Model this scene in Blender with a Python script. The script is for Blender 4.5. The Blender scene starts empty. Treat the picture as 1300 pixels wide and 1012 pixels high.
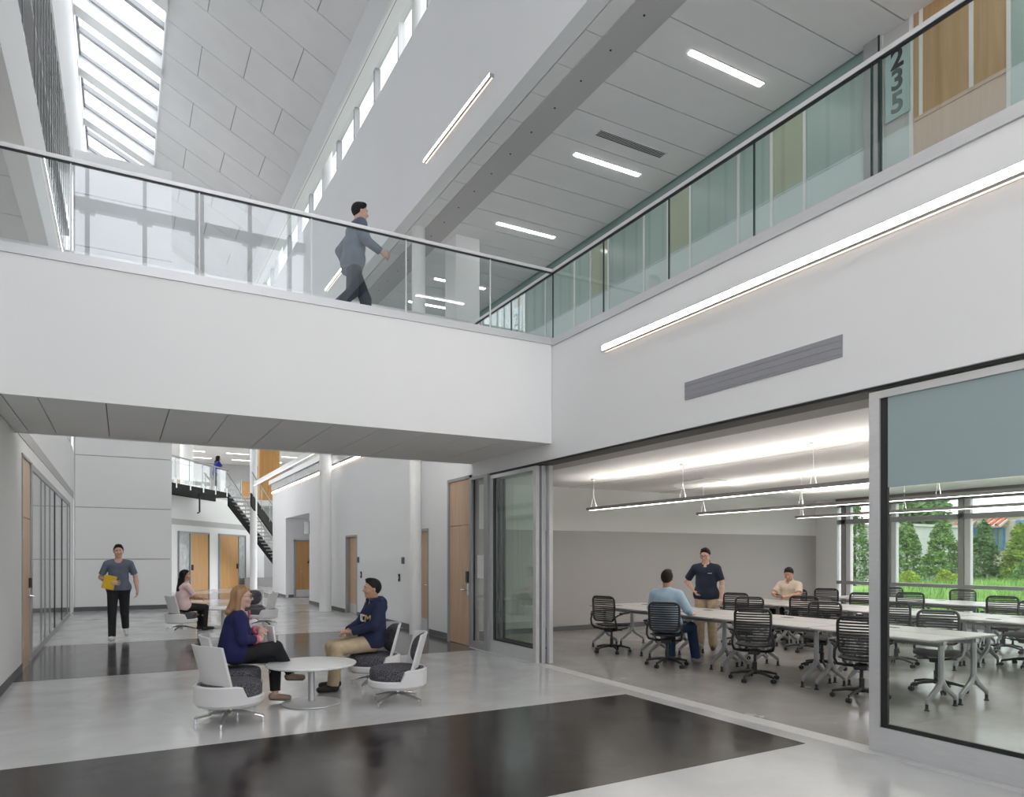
import bpy, math, random
import numpy as np
from mathutils import Vector, Matrix
random.seed(7)
rng = np.random.default_rng(7)
S = bpy.context.scene
COL = S.collection
PI = math.pi

# ------------------------------------------------------------------ camera, world, exposure
F_PX, HORIZON, EYE = 895.0, 706.0, 1.6
cam_d = bpy.data.cameras.new('camera')
cam = bpy.data.objects.new('camera', cam_d)
COL.objects.link(cam)
cam.location = (0, 0, EYE)
YAW = math.atan((650 - 155) / F_PX)
cam.rotation_euler = (PI / 2, 0, -YAW)
cam_d.sensor_width = 36.0
cam_d.lens = F_PX / 1300 * 36.0
cam_d.shift_y = (HORIZON - 506) / 1300
cam_d.clip_start = 0.05
cam_d.clip_end = 400
S.camera = cam

SKY = 3.6          # radiance of the overcast sky
LED = 28.0         # linear fixtures in the atrium
TROFFER = 19.0      # recessed ceiling lights
PENDANT = 9.0
UPLIGHT = 17.0

wd = bpy.data.worlds.new('world')
S.world = wd
wd.use_nodes = True
nt = wd.node_tree
nt.nodes.clear()
wo = nt.nodes.new('ShaderNodeOutputWorld')
wb = nt.nodes.new('ShaderNodeBackground')
wr = nt.nodes.new('ShaderNodeValToRGB')
wx = nt.nodes.new('ShaderNodeSeparateXYZ')
wc = nt.nodes.new('ShaderNodeTexCoord')
wr.color_ramp.elements[0].position = 0.0
wr.color_ramp.elements[0].color = (0.96, 0.955, 0.985, 1)
wr.color_ramp.elements[1].position = 0.8
wr.color_ramp.elements[1].color = (0.91, 0.94, 1.0, 1)
nt.links.new(wc.outputs['Generated'], wx.inputs[0])
nt.links.new(wx.outputs['Z'], wr.inputs[0])
nt.links.new(wr.outputs[0], wb.inputs[0])
wb.inputs[1].default_value = SKY
nt.links.new(wb.outputs[0], wo.inputs[0])

S.view_settings.view_transform = 'Standard'
S.view_settings.look = 'None'
S.view_settings.gamma = 1
S.view_settings.exposure = 0.12
S.view_settings.use_curve_mapping = False
S.cycles.max_bounces = 10
S.cycles.diffuse_bounces = 6
S.cycles.glossy_bounces = 4
S.cycles.transparent_max_bounces = 24
S.cycles.sample_clamp_indirect = 6.0
S.cycles.caustics_reflective = False
S.cycles.caustics_refractive = False


def portal(loc, rot, sx, sy):
    # marks a window opening so that sky light is sampled through it; gives no light of its own
    l = bpy.data.lights.new('daylight_opening', 'AREA')
    l.shape = 'RECTANGLE'
    l.size, l.size_y = sx, sy
    l.cycles.is_portal = True
    o = bpy.data.objects.new('daylight_opening', l)
    COL.objects.link(o)
    o.location = loc
    o.rotation_euler = rot


# the openings that let the daylight in: skylight, glazed end, clerestory, classroom windows
SLOPE = math.atan(0.4987)
portal((-0.065, 14.8, 17.42), (0, SLOPE, 0), 2.31 / math.cos(SLOPE), 43.6)
portal((2.065, -7.15, 8.3), (PI / 2, 0, 0), 6.57, 15.6)
portal((5.82, 15, 13.42), (0, PI / 2, 0), 1.5, 43)
portal((16.5, 2.5, 1.5), (0, PI / 2, 0), 2.8, 19)

# ------------------------------------------------------------------ materials
MATS = {}


def mat(name, col, rough=0.5, metal=0.0, var=0.0, scale=4.0, bump=0.0, bscale=60.0, spec=None, emit=None, estr=0.0, stretch=None, rvar=0.0, coat=0.0):
    if name in MATS:
        return MATS[name]
    m = bpy.data.materials.new(name)
    m.use_nodes = True
    n = m.node_tree
    b = n.nodes['Principled BSDF']
    b.inputs['Base Color'].default_value = (*col, 1)
    b.inputs['Roughness'].default_value = rough
    b.inputs['Metallic'].default_value = metal
    if spec is not None:
        b.inputs['Specular IOR Level'].default_value = spec
    if coat:
        b.inputs['Coat Weight'].default_value = coat
        b.inputs['Coat Roughness'].default_value = 0.08
    if emit:
        b.inputs['Emission Color'].default_value = (*emit, 1)
        b.inputs['Emission Strength'].default_value = estr
    if var or bump or rvar:
        tc = n.nodes.new('ShaderNodeTexCoord')
        mp = n.nodes.new('ShaderNodeMapping')
        if stretch:
            mp.inputs['Scale'].default_value = stretch
        n.links.new(tc.outputs['Object'], mp.inputs[0])
        ns = n.nodes.new('ShaderNodeTexNoise')
        ns.inputs['Scale'].default_value = scale
        ns.inputs['Detail'].default_value = 6
        n.links.new(mp.outputs[0], ns.inputs[0])
        if var:
            rp = n.nodes.new('ShaderNodeValToRGB')
            rp.color_ramp.elements[0].position = 0.3
            rp.color_ramp.elements[1].position = 0.7
            rp.color_ramp.elements[0].color = (*[max(0, c * (1 - var)) for c in col], 1)
            rp.color_ramp.elements[1].color = (*[min(1, c * (1 + var)) for c in col], 1)
            n.links.new(ns.outputs[0], rp.inputs[0])
            n.links.new(rp.outputs[0], b.inputs['Base Color'])
        if rvar:
            mr = n.nodes.new('ShaderNodeMapRange')
            mr.inputs['From Min'].default_value = 0.3
            mr.inputs['From Max'].default_value = 0.7
            mr.inputs['To Min'].default_value = max(0.02, rough - rvar)
            mr.inputs['To Max'].default_value = rough + rvar
            n.links.new(ns.outputs[0], mr.inputs[0])
            n.links.new(mr.outputs[0], b.inputs['Roughness'])
        if bump:
            n2 = n.nodes.new('ShaderNodeTexNoise')
            n2.inputs['Scale'].default_value = bscale
            n2.inputs['Detail'].default_value = 4
            n.links.new(mp.outputs[0], n2.inputs[0])
            bp = n.nodes.new('ShaderNodeBump')
            bp.inputs['Strength'].default_value = bump
            bp.inputs['Distance'].default_value = 0.01
            n.links.new(n2.outputs[0], bp.inputs['Height'])
            n.links.new(bp.outputs[0], b.inputs['Normal'])
    MATS[name] = m
    return m


def glass(name, tint, ior=1.5, rough=0.0, frost=None, gloss_col=(1, 1, 1)):
    if name in MATS:
        return MATS[name]
    m = bpy.data.materials.new(name)
    m.use_nodes = True
    n = m.node_tree
    n.nodes.clear()
    o = n.nodes.new('ShaderNodeOutputMaterial')
    t = n.nodes.new('ShaderNodeBsdfTransparent')
    t.inputs[0].default_value = (*tint, 1)
    g = n.nodes.new('ShaderNodeBsdfGlossy')
    g.inputs['Roughness'].default_value = rough
    g.inputs['Color'].default_value = (*gloss_col, 1)
    lw = n.nodes.new('ShaderNodeLayerWeight')
    lw.inputs[0].default_value = 0.5
    pw = n.nodes.new('ShaderNodeMath'); pw.operation = 'POWER'; pw.inputs[1].default_value = 5
    n.links.new(lw.outputs['Facing'], pw.inputs[0])
    f = n.nodes.new('ShaderNodeMath'); f.operation = 'MULTIPLY_ADD'
    r0 = ((ior - 1) / (ior + 1)) ** 2
    f.inputs[1].default_value = 1 - r0; f.inputs[2].default_value = r0
    n.links.new(pw.outputs[0], f.inputs[0])
    mx = n.nodes.new('ShaderNodeMixShader')
    base = t
    if frost:
        d = n.nodes.new('ShaderNodeBsdfDiffuse')
        d.inputs[0].default_value = (*frost[1], 1)
        m2 = n.nodes.new('ShaderNodeMixShader')
        m2.inputs[0].default_value = frost[0]
        n.links.new(t.outputs[0], m2.inputs[1])
        n.links.new(d.outputs[0], m2.inputs[2])
        base = m2
    n.links.new(f.outputs[0], mx.inputs[0])
    n.links.new(base.outputs[0], mx.inputs[1])
    n.links.new(g.outputs[0], mx.inputs[2])
    n.links.new(mx.outputs[0], o.inputs[0])
    MATS[name] = m
    return m


def wood(name, c1, c2, rough=0.4, axis='Z'):
    if name in MATS:
        return MATS[name]
    m = bpy.data.materials.new(name)
    m.use_nodes = True
    n = m.node_tree
    b = n.nodes['Principled BSDF']
    b.inputs['Roughness'].default_value = rough
    tc = n.nodes.new('ShaderNodeTexCoord')
    mp = n.nodes.new('ShaderNodeMapping')
    mp.inputs['Scale'].default_value = (9, 9, 0.5)
    ns = n.nodes.new('ShaderNodeTexNoise')
    ns.inputs['Scale'].default_value = 1.6
    ns.inputs['Detail'].default_value = 7
    ns.inputs['Distortion'].default_value = 0.8
    rp = n.nodes.new('ShaderNodeValToRGB')
    rp.color_ramp.elements[0].position = 0.3
    rp.color_ramp.elements[1].position = 0.72
    rp.color_ramp.elements[0].color = (*c1, 1)
    rp.color_ramp.elements[1].color = (*c2, 1)
    n.links.new(tc.outputs['Object'], mp.inputs[0])
    n.links.new(mp.outputs[0], ns.inputs[0])
    n.links.new(ns.outputs[0], rp.inputs[0])
    n.links.new(rp.outputs[0], b.inputs['Base Color'])
    MATS[name] = m
    return m


white = mat('white_paint', (0.86, 0.86, 0.855), 0.6, var=0.012, scale=0.6, bump=0.02, bscale=180)
white2 = mat('white_paint_cool', (0.85, 0.85, 0.855), 0.55, var=0.01, scale=0.5)
panel_white = mat('white_panel', (0.86, 0.86, 0.855), 0.45, var=0.01, scale=0.5)
roof_panel = mat('acoustic_roof_panel', (0.80, 0.80, 0.80), 0.85, var=0.03, scale=1.2, bump=0.05, bscale=220)
ceil_panel = mat('acoustic_ceiling_panel', (0.82, 0.81, 0.81), 0.9, var=0.02, scale=2, bump=0.05, bscale=220)
ceil_gap = mat('ceiling_joint_grey', (0.22, 0.22, 0.22), 0.9, var=0.02)
soffit_grey = mat('grey_painted_soffit', (0.52, 0.51, 0.51), 0.8, var=0.015, scale=1)
under_grey = mat('grey_bridge_soffit', (0.84, 0.835, 0.83), 0.7, var=0.02, scale=1)
grey_wall = mat('grey_writing_wall', (0.43, 0.415, 0.41), 0.55, var=0.015, scale=0.8)
alu = mat('brushed_aluminium', (0.66, 0.66, 0.67), 0.42, metal=0.45, var=0.04, scale=6, stretch=(1, 1, 14))
alu_dark = mat('dark_bronze_metal', (0.05, 0.05, 0.055), 0.4, metal=0.5, var=0.05)
frame_grey = mat('grey_window_frame', (0.36, 0.36, 0.37), 0.45, metal=0.3, var=0.02)
frame_white = mat('white_window_frame', (0.78, 0.78, 0.78), 0.45, var=0.01)
chrome = mat('polished_metal', (0.75, 0.75, 0.76), 0.15, metal=1.0, var=0.02)
black = mat('black_paint', (0.015, 0.015, 0.016), 0.45, var=0.1)
black_plastic = mat('black_plastic', (0.022, 0.022, 0.024), 0.4, var=0.1, scale=30)
charcoal = mat('charcoal_mesh_fabric', (0.035, 0.035, 0.038), 0.75, var=0.15, scale=40, bump=0.1, bscale=300)
base_grey = mat('grey_rubber_base', (0.13, 0.13, 0.135), 0.6, var=0.04)
rail_top = mat('handrail_metal', (0.72, 0.72, 0.72), 0.35, metal=0.25, var=0.03)
table_grey = mat('grey_laminate', (0.58, 0.56, 0.55), 0.35, var=0.02, scale=5)
table_white = mat('white_laminate', (0.80, 0.80, 0.79), 0.3, var=0.01)
leg_metal = mat('silver_paint_metal', (0.42, 0.43, 0.44), 0.4, metal=0.5, var=0.03)
shell_white = mat('white_moulded_shell', (0.74, 0.73, 0.73), 0.4, var=0.01)
upholstery = None
gl_clear = glass('clear_glass', (0.93, 0.965, 0.95))
gl_rail = glass('railing_glass', (0.94, 0.96, 0.965), ior=1.65)
gl_rail_green = glass('green_railing_glass', (0.92, 0.955, 0.94), ior=1.6)
gl_sky = glass('skylight_glass', (0.93, 0.945, 0.95), ior=1.35)
gl_window = glass('window_glass', (0.93, 0.94, 0.945))
gl_frost = glass('frosted_teal_glass', (0.05, 0.06, 0.06), frost=(0.93, (0.35, 0.44, 0.45)), rough=0.25)
teal = mat('teal_backed_glass', (0.36, 0.455, 0.43), 0.4, var=0.05, scale=0.8)
teal_refl = mat('teal_glass_painted_reflection', (0.60, 0.70, 0.71), 0.25, var=0.03, scale=0.8)  # paler teal: reflection in the guard glass painted into the corridor glazing
teal_dark = mat('teal_header_glass', (0.24, 0.34, 0.32), 0.15, var=0.04, scale=0.8)
olive = mat('wood_door_behind_teal_glass', (0.43, 0.47, 0.36), 0.15, var=0.05, scale=1.5)
maple = wood('maple_veneer', (0.55, 0.36, 0.22), (0.66, 0.46, 0.30))
maple_warm = wood('warm_maple_veneer', (0.50, 0.27, 0.09), (0.62, 0.36, 0.14))
maple_up = wood('maple_upper_veneer', (0.42, 0.27, 0.13), (0.52, 0.35, 0.18))
maple_refl = wood('maple_painted_reflection', (0.58, 0.45, 0.36), (0.64, 0.51, 0.42))  # same timber lightened by the painted guard-glass reflection
orange_wood = wood('orange_slatted_wood', (0.42, 0.20, 0.06), (0.52, 0.28, 0.09))
led_fill = mat('fill_led_diffuser', (0.9, 0.9, 0.9), 0.5, emit=(1.0, 0.97, 0.94), estr=LED * 1.8)  # only for the added strip behind the bridge
led_soft = mat('soft_led_diffuser', (0.9, 0.9, 0.9), 0.5, emit=(1.0, 0.95, 0.9), estr=LED * 0.4)
led_mat = mat('led_diffuser', (0.9, 0.9, 0.9), 0.5, emit=(1.0, 0.95, 0.9), estr=LED)
uplight_mat = mat('pendant_uplight', (0.9, 0.9, 0.9), 0.5, emit=(1.0, 0.93, 0.86), estr=UPLIGHT)
trof_mat = mat('troffer_diffuser', (0.9, 0.9, 0.9), 0.5, emit=(1.0, 0.96, 0.93), estr=TROFFER)
pend_mat = mat('pendant_diffuser', (0.9, 0.9, 0.9), 0.5, emit=(1.0, 0.95, 0.89), estr=PENDANT)
vent_black = mat('vent_shadow', (0.03, 0.03, 0.03), 0.8, var=0.05)
vent_grey = mat('perforated_grey_metal', (0.33, 0.33, 0.36), 0.5, metal=0.4, var=0.12, scale=260)


def floor_mat(name, c1, c2, rough, rv, scale=1.3, spec=0.5):
    m = bpy.data.materials.new(name)
    m.use_nodes = True
    n = m.node_tree
    b = n.nodes['Principled BSDF']
    b.inputs['Specular IOR Level'].default_value = spec
    tc = n.nodes.new('ShaderNodeTexCoord')
    a = n.nodes.new('ShaderNodeTexNoise')
    a.inputs['Scale'].default_value = scale
    a.inputs['Detail'].default_value = 9
    a.inputs['Roughness'].default_value = 0.62
    a.inputs['Distortion'].default_value = 0.6
    n.links.new(tc.outputs['Object'], a.inputs[0])
    r = n.nodes.new('ShaderNodeValToRGB')
    r.color_ramp.elements[0].position = 0.32
    r.color_ramp.elements[1].position = 0.70
    r.color_ramp.elements[0].color = (*c1, 1)
    r.color_ramp.elements[1].color = (*c2, 1)
    n.links.new(a.outputs[0], r.inputs[0])
    n.links.new(r.outputs[0], b.inputs['Base Color'])
    mr = n.nodes.new('ShaderNodeMapRange')
    mr.inputs['From Min'].default_value = 0.3
    mr.inputs['From Max'].default_value = 0.7
    mr.inputs['To Min'].default_value = rough - rv
    mr.inputs['To Max'].default_value = rough + rv
    n.links.new(a.outputs[0], mr.inputs[0])
    n.links.new(mr.outputs[0], b.inputs['Roughness'])
    return m


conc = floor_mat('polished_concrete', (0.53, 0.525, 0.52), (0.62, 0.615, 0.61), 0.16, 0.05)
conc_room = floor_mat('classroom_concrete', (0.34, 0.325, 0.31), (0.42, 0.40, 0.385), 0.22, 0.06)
conc_dark = floor_mat('dark_stained_concrete', (0.010, 0.007, 0.006), (0.030, 0.022, 0.019), 0.2, 0.06, 2.2, 0.25)
conc_mid = floor_mat('grey_stained_concrete', (0.075, 0.07, 0.07), (0.115, 0.108, 0.106), 0.13, 0.04, 2.0)


def upholstery_mat():
    m = bpy.data.materials.new('patterned_charcoal_upholstery')
    m.use_nodes = True
    n = m.node_tree
    b = n.nodes['Principled BSDF']
    b.inputs['Roughness'].default_value = 0.85
    tc = n.nodes.new('ShaderNodeTexCoord')
    v = n.nodes.new('ShaderNodeTexVoronoi')
    v.inputs['Scale'].default_value = 42
    v.feature = 'DISTANCE_TO_EDGE'
    n.links.new(tc.outputs['Object'], v.inputs[0])
    r = n.nodes.new('ShaderNodeValToRGB')
    r.color_ramp.elements[0].position = 0.05
    r.color_ramp.elements[1].position = 0.16
    r.color_ramp.elements[0].color = (0.13, 0.12, 0.135, 1)
    r.color_ramp.elements[1].color = (0.03, 0.03, 0.037, 1)
    n.links.new(v.outputs['Distance'], r.inputs[0])
    n.links.new(r.outputs[0], b.inputs['Base Color'])
    return m


upholstery = upholstery_mat()


# ------------------------------------------------------------------ mesh helpers
class MB:
    def __init__(s):
        s.v, s.f = [], []

    def add(s, vs, fs):
        o = len(s.v)
        s.v += [tuple(p) for p in vs]
        s.f += [tuple(i + o for i in f) for f in fs]
        return s

    def box(s, x0, x1, y0, y1, z0, z1):
        if x0 > x1: x0, x1 = x1, x0
        if y0 > y1: y0, y1 = y1, y0
        if z0 > z1: z0, z1 = z1, z0
        return s.add([(x0, y0, z0), (x1, y0, z0), (x1, y1, z0), (x0, y1, z0), (x0, y0, z1), (x1, y0, z1), (x1, y1, z1), (x0, y1, z1)],
                     [(0, 3, 2, 1), (4, 5, 6, 7), (0, 1, 5, 4), (1, 2, 6, 5), (2, 3, 7, 6), (3, 0, 4, 7)])

    def rbox(s, x0, x1, y0, y1, z0, z1, r=0.01, n=3):
        # box with rounded vertical edges and softened top and bottom
        pts = []
        for cx, cy, a0 in ((x1 - r, y1 - r, 0), (x0 + r, y1 - r, PI / 2), (x0 + r, y0 + r, PI), (x1 - r, y0 + r, 1.5 * PI)):
            for k in range(n + 1):
                a = a0 + k / n * PI / 2
                pts.append((cx, cy, math.cos(a), math.sin(a)))
        e = min(r * 0.5, (z1 - z0) * 0.45)
        rings = [(z0, r - e), (z0 + e, r), (z1 - e, r), (z1, r - e)]
        vs, N = [], len(pts)
        for z, rr in rings:
            vs += [(cx + c * rr, cy + sn * rr, z) for cx, cy, c, sn in pts]
        fs = []
        for j in range(3):
            for i in range(N):
                fs.append((j * N + i, j * N + (i + 1) % N, (j + 1) * N + (i + 1) % N, (j + 1) * N + i))
        fs.append(tuple(range(N - 1, -1, -1)))
        fs.append(tuple(3 * N + i for i in range(N)))
        return s.add(vs, fs)

    def tube(s, path, r, n=8, caps=True, flat=None):
        P = [Vector(p) for p in path]
        R = r if isinstance(r, (list, tuple)) else [r] * len(P)
        prev = None
        vs = []
        for i, p in enumerate(P):
            t = (P[min(i + 1, len(P) - 1)] - P[max(i - 1, 0)]).normalized()
            if prev is None:
                up = Vector((0, 0, 1)) if abs(t.z) < 0.95 else Vector((1, 0, 0))
                a = t.cross(up).normalized()
            else:
                a = (prev - t * prev.dot(t)).normalized()
            prev = a
            b = t.cross(a)
            for k in range(n):
                g = 2 * PI * k / n
                vs.append(p + a * (math.cos(g) * R[i] * (flat[0] if flat else 1)) + b * (math.sin(g) * R[i] * (flat[1] if flat else 1)))
        fs = []
        for i in range(len(P) - 1):
            for k in range(n):
                fs.append((i * n + k, i * n + (k + 1) % n, (i + 1) * n + (k + 1) % n, (i + 1) * n + k))
        if caps:
            fs.append(tuple(range(n - 1, -1, -1)))
            fs.append(tuple((len(P) - 1) * n + k for k in range(n)))
        return s.add(vs, fs)

    def lathe(s, prof, n=24, c=(0, 0, 0), a0=0.0, a1=2 * PI, close=False):
        full = abs(a1 - a0 - 2 * PI) < 1e-6
        m = n if full else n + 1
        vs = []
        for k in range(m):
            a = a0 + (a1 - a0) * k / n
            vs += [(c[0] + r * math.cos(a), c[1] + r * math.sin(a), c[2] + z) for r, z in prof]
        L = len(prof)
        fs = []
        rng_j = L if close else L - 1
        for k in range(n):
            k2 = (k + 1) % m
            for j in range(rng_j):
                j2 = (j + 1) % L
                fs.append((k * L + j, k2 * L + j, k2 * L + j2, k * L + j2))
        if close and not full:
            fs.append(tuple(range(L)))
            fs.append(tuple(n * L + j for j in range(L - 1, -1, -1)))
        return s.add(vs, fs)

    def prism(s, poly, z0, z1):
        n = len(poly)
        area = sum(poly[i][0] * poly[(i + 1) % n][1] - poly[(i + 1) % n][0] * poly[i][1] for i in range(n))
        if area < 0: poly = poly[::-1]
        vs = [(x, y, z0) for x, y in poly] + [(x, y, z1) for x, y in poly]
        fs = [tuple(range(n - 1, -1, -1)), tuple(range(n, 2 * n))]
        fs += [(i, (i + 1) % n, n + (i + 1) % n, n + i) for i in range(n)]
        return s.add(vs, fs)

    def xform(s, M, start=0):
        for i in range(start, len(s.v)):
            s.v[i] = tuple(M @ Vector(s.v[i]))
        return s

    def mesh(s, name, m=None, smooth=False):
        me = bpy.data.meshes.new(name)
        me.from_pydata(s.v, [], s.f)
        if m: me.materials.append(m)
        if smooth:
            for p in me.polygons: p.use_smooth = True
            try:
                me.set_sharp_from_angle(angle=math.radians(40))
            except Exception:
                pass
        me.update()
        return me

    def build(s, name, m, parent=None, smooth=False, kind=None, label=None, cat=None, group=None):
        return link(name, s.mesh(name, m, smooth), parent, kind, label, cat, group)


def link(name, me, parent=None, kind=None, label=None, cat=None, group=None):
    o = bpy.data.objects.new(name, me)
    COL.objects.link(o)
    if parent is not None: o.parent = parent
    return tag(o, label, cat, group, kind)


def tag(o, label=None, cat=None, group=None, kind=None):
    if label: o['label'] = label
    if cat: o['category'] = cat
    if group: o['group'] = group
    if kind: o['kind'] = kind
    return o


def thing(name, label, cat, loc=(0, 0, 0), rz=0.0, group=None):
    o = bpy.data.objects.new(name, None)
    COL.objects.link(o)
    o.empty_display_size = 0.1
    o.location = loc
    o.rotation_euler = (0, 0, rz)
    return tag(o, label, cat, group)


CH = {}


def copy_tree(root, loc, rz, label, group=None):
    def rec(o, par):
        c = o.copy()
        COL.objects.link(c)
        if par is not None: c.parent = par
        for ch in list(o.children): rec(ch, c)
        return c
    r = rec(root, None)
    r.location = loc
    r.rotation_euler = (0, 0, rz)
    r['label'] = label
    if group: r['group'] = group
    return r


def struct(name, mb, m, parent=None, smooth=False):
    return mb.build(name, m, parent, smooth, kind=None if parent else 'structure')


def sbox(name, m, *b, parent=None):
    return struct(name, MB().box(*b), m, parent)
# ------------------------------------------------------------------ the building
XL, XR, XW = -1.22, 5.35, 5.5          # left wall, right bulkhead, right wall beyond
Y0 = -7.0                              # the glazed end behind the camera
F2, C2 = 4.6, 8.9                      # upper floor level and its ceiling


def roof_z(x): return 16.89 - 0.4987 * x


# floor and its stained bands
fl = sbox('floor', conc, -7, 16.4, Y0, 66, -0.3, 0)
MB().prism([(XL, 3.9), (5.10, 4.05), (5.10, 6.50), (XL, 6.45)], 0, 0.002).build('dark_band', conc_dark, fl, label='near-black stained band of concrete')
MB().prism([(XL, 10.85), (5.36, 10.80), (5.47, 11.6), (5.47, 14.86), (XL, 14.93)], 0, 0.002).build('dark_band', conc_mid, fl, label='dark grey stained band of concrete')
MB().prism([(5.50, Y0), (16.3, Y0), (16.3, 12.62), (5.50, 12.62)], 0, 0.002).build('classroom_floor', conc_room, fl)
MB().prism([(5.30, Y0), (5.50, Y0), (5.50, 11.15), (5.30, 11.15)], 0, 0.004).build('threshold_strip', mat('pale_threshold', (0.62, 0.61, 0.60), 0.35, var=0.03), fl)
MB().prism([(XL, 20.6), (1.6, 20.6), (5.47, 20.5), (5.47, 20.52), (1.6, 20.62), (XL, 20.62)], 0, 0.0015).build('saw_joint', conc_mid, fl)
MB().prism([(-1.22, 27.5), (5.4, 28.2), (5.5, 33), (-1.22, 31)], 0, 0.002).build('dark_band', conc_mid, fl, label='dark grey stained band far down the hall')

# ---- left side: lower wall with door and glazed partition
wl = MB()
wl.box(XL - 0.25, XL, Y0, 11.85, 0, 4.6)
wl.box(XL - 0.25, XL, 11.85, 23.8, 3.03, 4.6)
wl.box(XL - 0.25, XL, 22.3, 23.8, 0, 3.03)
wall_left = struct('wall_left', wl, white)
sbox('baseboard_left', base_grey, XL, XL + 0.012, Y0, 11.85, 0, 0.11)
MB().box(XL, XL + 0.01, 11.2, 23.75, 3.24, 3.42).build('reveal_band', soffit_grey, wall_left)
# room behind the left partition
rl = MB()
rl.box(-4.6, -4.5, 11.0, 23.8, 0, 3.3)
rl.box(-4.6, XL - 0.25, 10.9, 11.0, 0, 3.3)
rl.box(-4.6, XL - 0.25, 23.7, 23.8, 0, 3.3)
rl.box(-4.6, XL - 0.25, 11.0, 23.7, 3.2, 3.3)
struct('wall_left_room', rl, white)
d1 = MB().box(XL - 0.07, XL - 0.01, 11.9, 12.95, 0.01, 2.15).build('door_1', maple, kind='structure')
MB().box(XL - 0.07, XL - 0.01, 11.9, 12.95, 2.165, 3.0).build('transom_panel', maple, d1)
lv = MB()
lv.rbox(XL - 0.012, XL + 0.006, 12.80, 12.86, 0.98, 1.12, 0.008)
lv.tube([(XL, 12.83, 1.0), (XL + 0.06, 12.83, 1.0), (XL + 0.065, 12.72, 1.0)], 0.011)
lv.build('door_handle', chrome, d1, True)
MB().rbox(XL - 0.01, XL + 0.03, 12.80, 12.86, 1.12, 1.27, 0.01).build('card_lock', black_plastic, d1)
fr = MB()
for y0_, y1_ in ((11.86, 11.9), (12.95, 13.12)):
    fr.box(XL - 0.1, XL + 0.012, y0_, y1_, 0, 3.03)
fr.box(XL - 0.1, XL + 0.012, 11.86, 13.12, 3.0, 3.035)
fr.build('door_frame', frame_grey, d1)
for i, z in enumerate((0.3, 1.85, 2.6)):
    MB().box(XL - 0.015, XL + 0.014, 11.875, 11.925, z, z + 0.11).build('hinge', alu, d1)
w1 = MB()
w1.box(XL - 0.05, XL + 0.002, 13.12, 22.3, 0, 0.10)
w1.box(XL - 0.05, XL + 0.002, 13.12, 22.3, 2.93, 3.03)
wpl = w1.build('window_1', frame_grey, kind='structure')
ys = [13.12, 14.66, 15.37, 16.34, 17.45, 19.44, 21.34, 22.25]
for i, y in enumerate(ys):
    wd_ = 0.04 if i in (0, 1, 2, 3) else 0.07
    MB().box(XL - 0.03, XL + 0.002, y, y + wd_, 0.1, 2.93).build('mullion', alu_dark if i in (4, 5, 0) else frame_grey, wpl)
for a, b in zip(ys[:-1], ys[1:]):
    MB().box(XL - 0.018, XL - 0.01, a + 0.04, b, 0.1, 2.93).build('pane', gl_clear, wpl)

# upper left: gallery ceiling, fascia, finned windows, wall up to the roof
uf = MB().box(XL - 0.3, XL, Y0, 23.8, 7.48, 9.03)
struct('wall_left_upper', uf, white)
uc = sbox('ceiling_left', ceil_gap, -6.0, XL - 0.3, Y0, 24, 7.58, 7.7)
for j in range(3):
    for k in range(13):
        x0 = -1.53 - 1.45 * (j + 1)
        y0 = 6 + 1.5 * k
        MB().box(x0 + 0.012, x0 + 1.438, y0 + 0.012, y0 + 1.488, 7.555, 7.58).build('ceiling_panel', ceil_panel, uc)
sbox('floor_upper_left', conc, -6.0, XL - 0.25, Y0, 24, 4.3, F2)
sbox('wall_left_gallery', white, -6.2, -6.0, Y0, 24, 3.2, 7.7)
ws = MB()
ws.box(XL - 0.22, XL - 0.02, Y0, 23.8, 9.03, 9.1)
ws.box(XL - 0.22, XL - 0.02, Y0, 23.8, 12.55, 12.62)
ws.box(XL - 0.2, XL - 0.1, Y0, 23.8, 10.75, 10.82)
win2 = ws.build('window_2', frame_white, kind='structure')
fin = None
for k in range(52):
    y = -3.7 + 0.53 * k
    if k in (31, 32): continue
    if fin is None:
        fin = MB().box(XL - 0.03, XL - 0.02, -0.045, 0.045, 9.1, 12.55).build('fin', alu_dark, win2)
        fin.location = (0, y, 0)
    else:
        c = fin.copy(); COL.objects.link(c); c.parent = win2; c.location = (0, y, 0)
MB().box(XL - 0.2, XL - 0.19, Y0, 23.8, 9.1, 12.55).build('pane', gl_window, win2)
sbox('wall_left_lightwell', mat('lightwell_grey', (0.55, 0.55, 0.57), 0.8, var=0.03), -3.2, -3.1, Y0, 24, 7.7, 12.8)
sbox('ceiling_left_lightwell', white, -3.2, XL - 0.3, Y0, 24, 12.7, 12.85)
wt = MB().box(XL - 0.3, XL, Y0, 36.6, 12.62, roof_z(XL) - 0.35)
struct('wall_left_top', wt, white)
sbox('wall_left_far', white, XL - 0.3, XL, 27.2, 36.6, 7.4, 12.62)

# ---- the white tower at the end, clad in panels
tw = sbox('wall_end_tower', mat('panel_joint_grey', (0.42, 0.42, 0.42), 0.7, var=0.02), XL, 1.29, 23.82, 27.2, 0, 13.2)
for k in range(9):
    z0, z1 = 1.507 * k + (0.12 if k == 0 else 0), min(1.507 * (k + 1), 13.2)
    MB().box(XL + 0.04, 1.29, 23.79, 23.82, z0 + 0.012, z1 - 0.012).build('wall_panel', panel_white, tw)
    MB().box(1.29, 1.32, 23.79, 27.2, z0 + 0.012, z1 - 0.012).build('wall_panel', panel_white, tw)
MB().box(XL, 1.34, 23.76, 27.25, 12.9, 13.27).build('parapet', white, tw)
MB().box(XL, 1.31, 23.80, 23.82, 0, 0.12).build('base', base_grey, tw)

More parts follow.
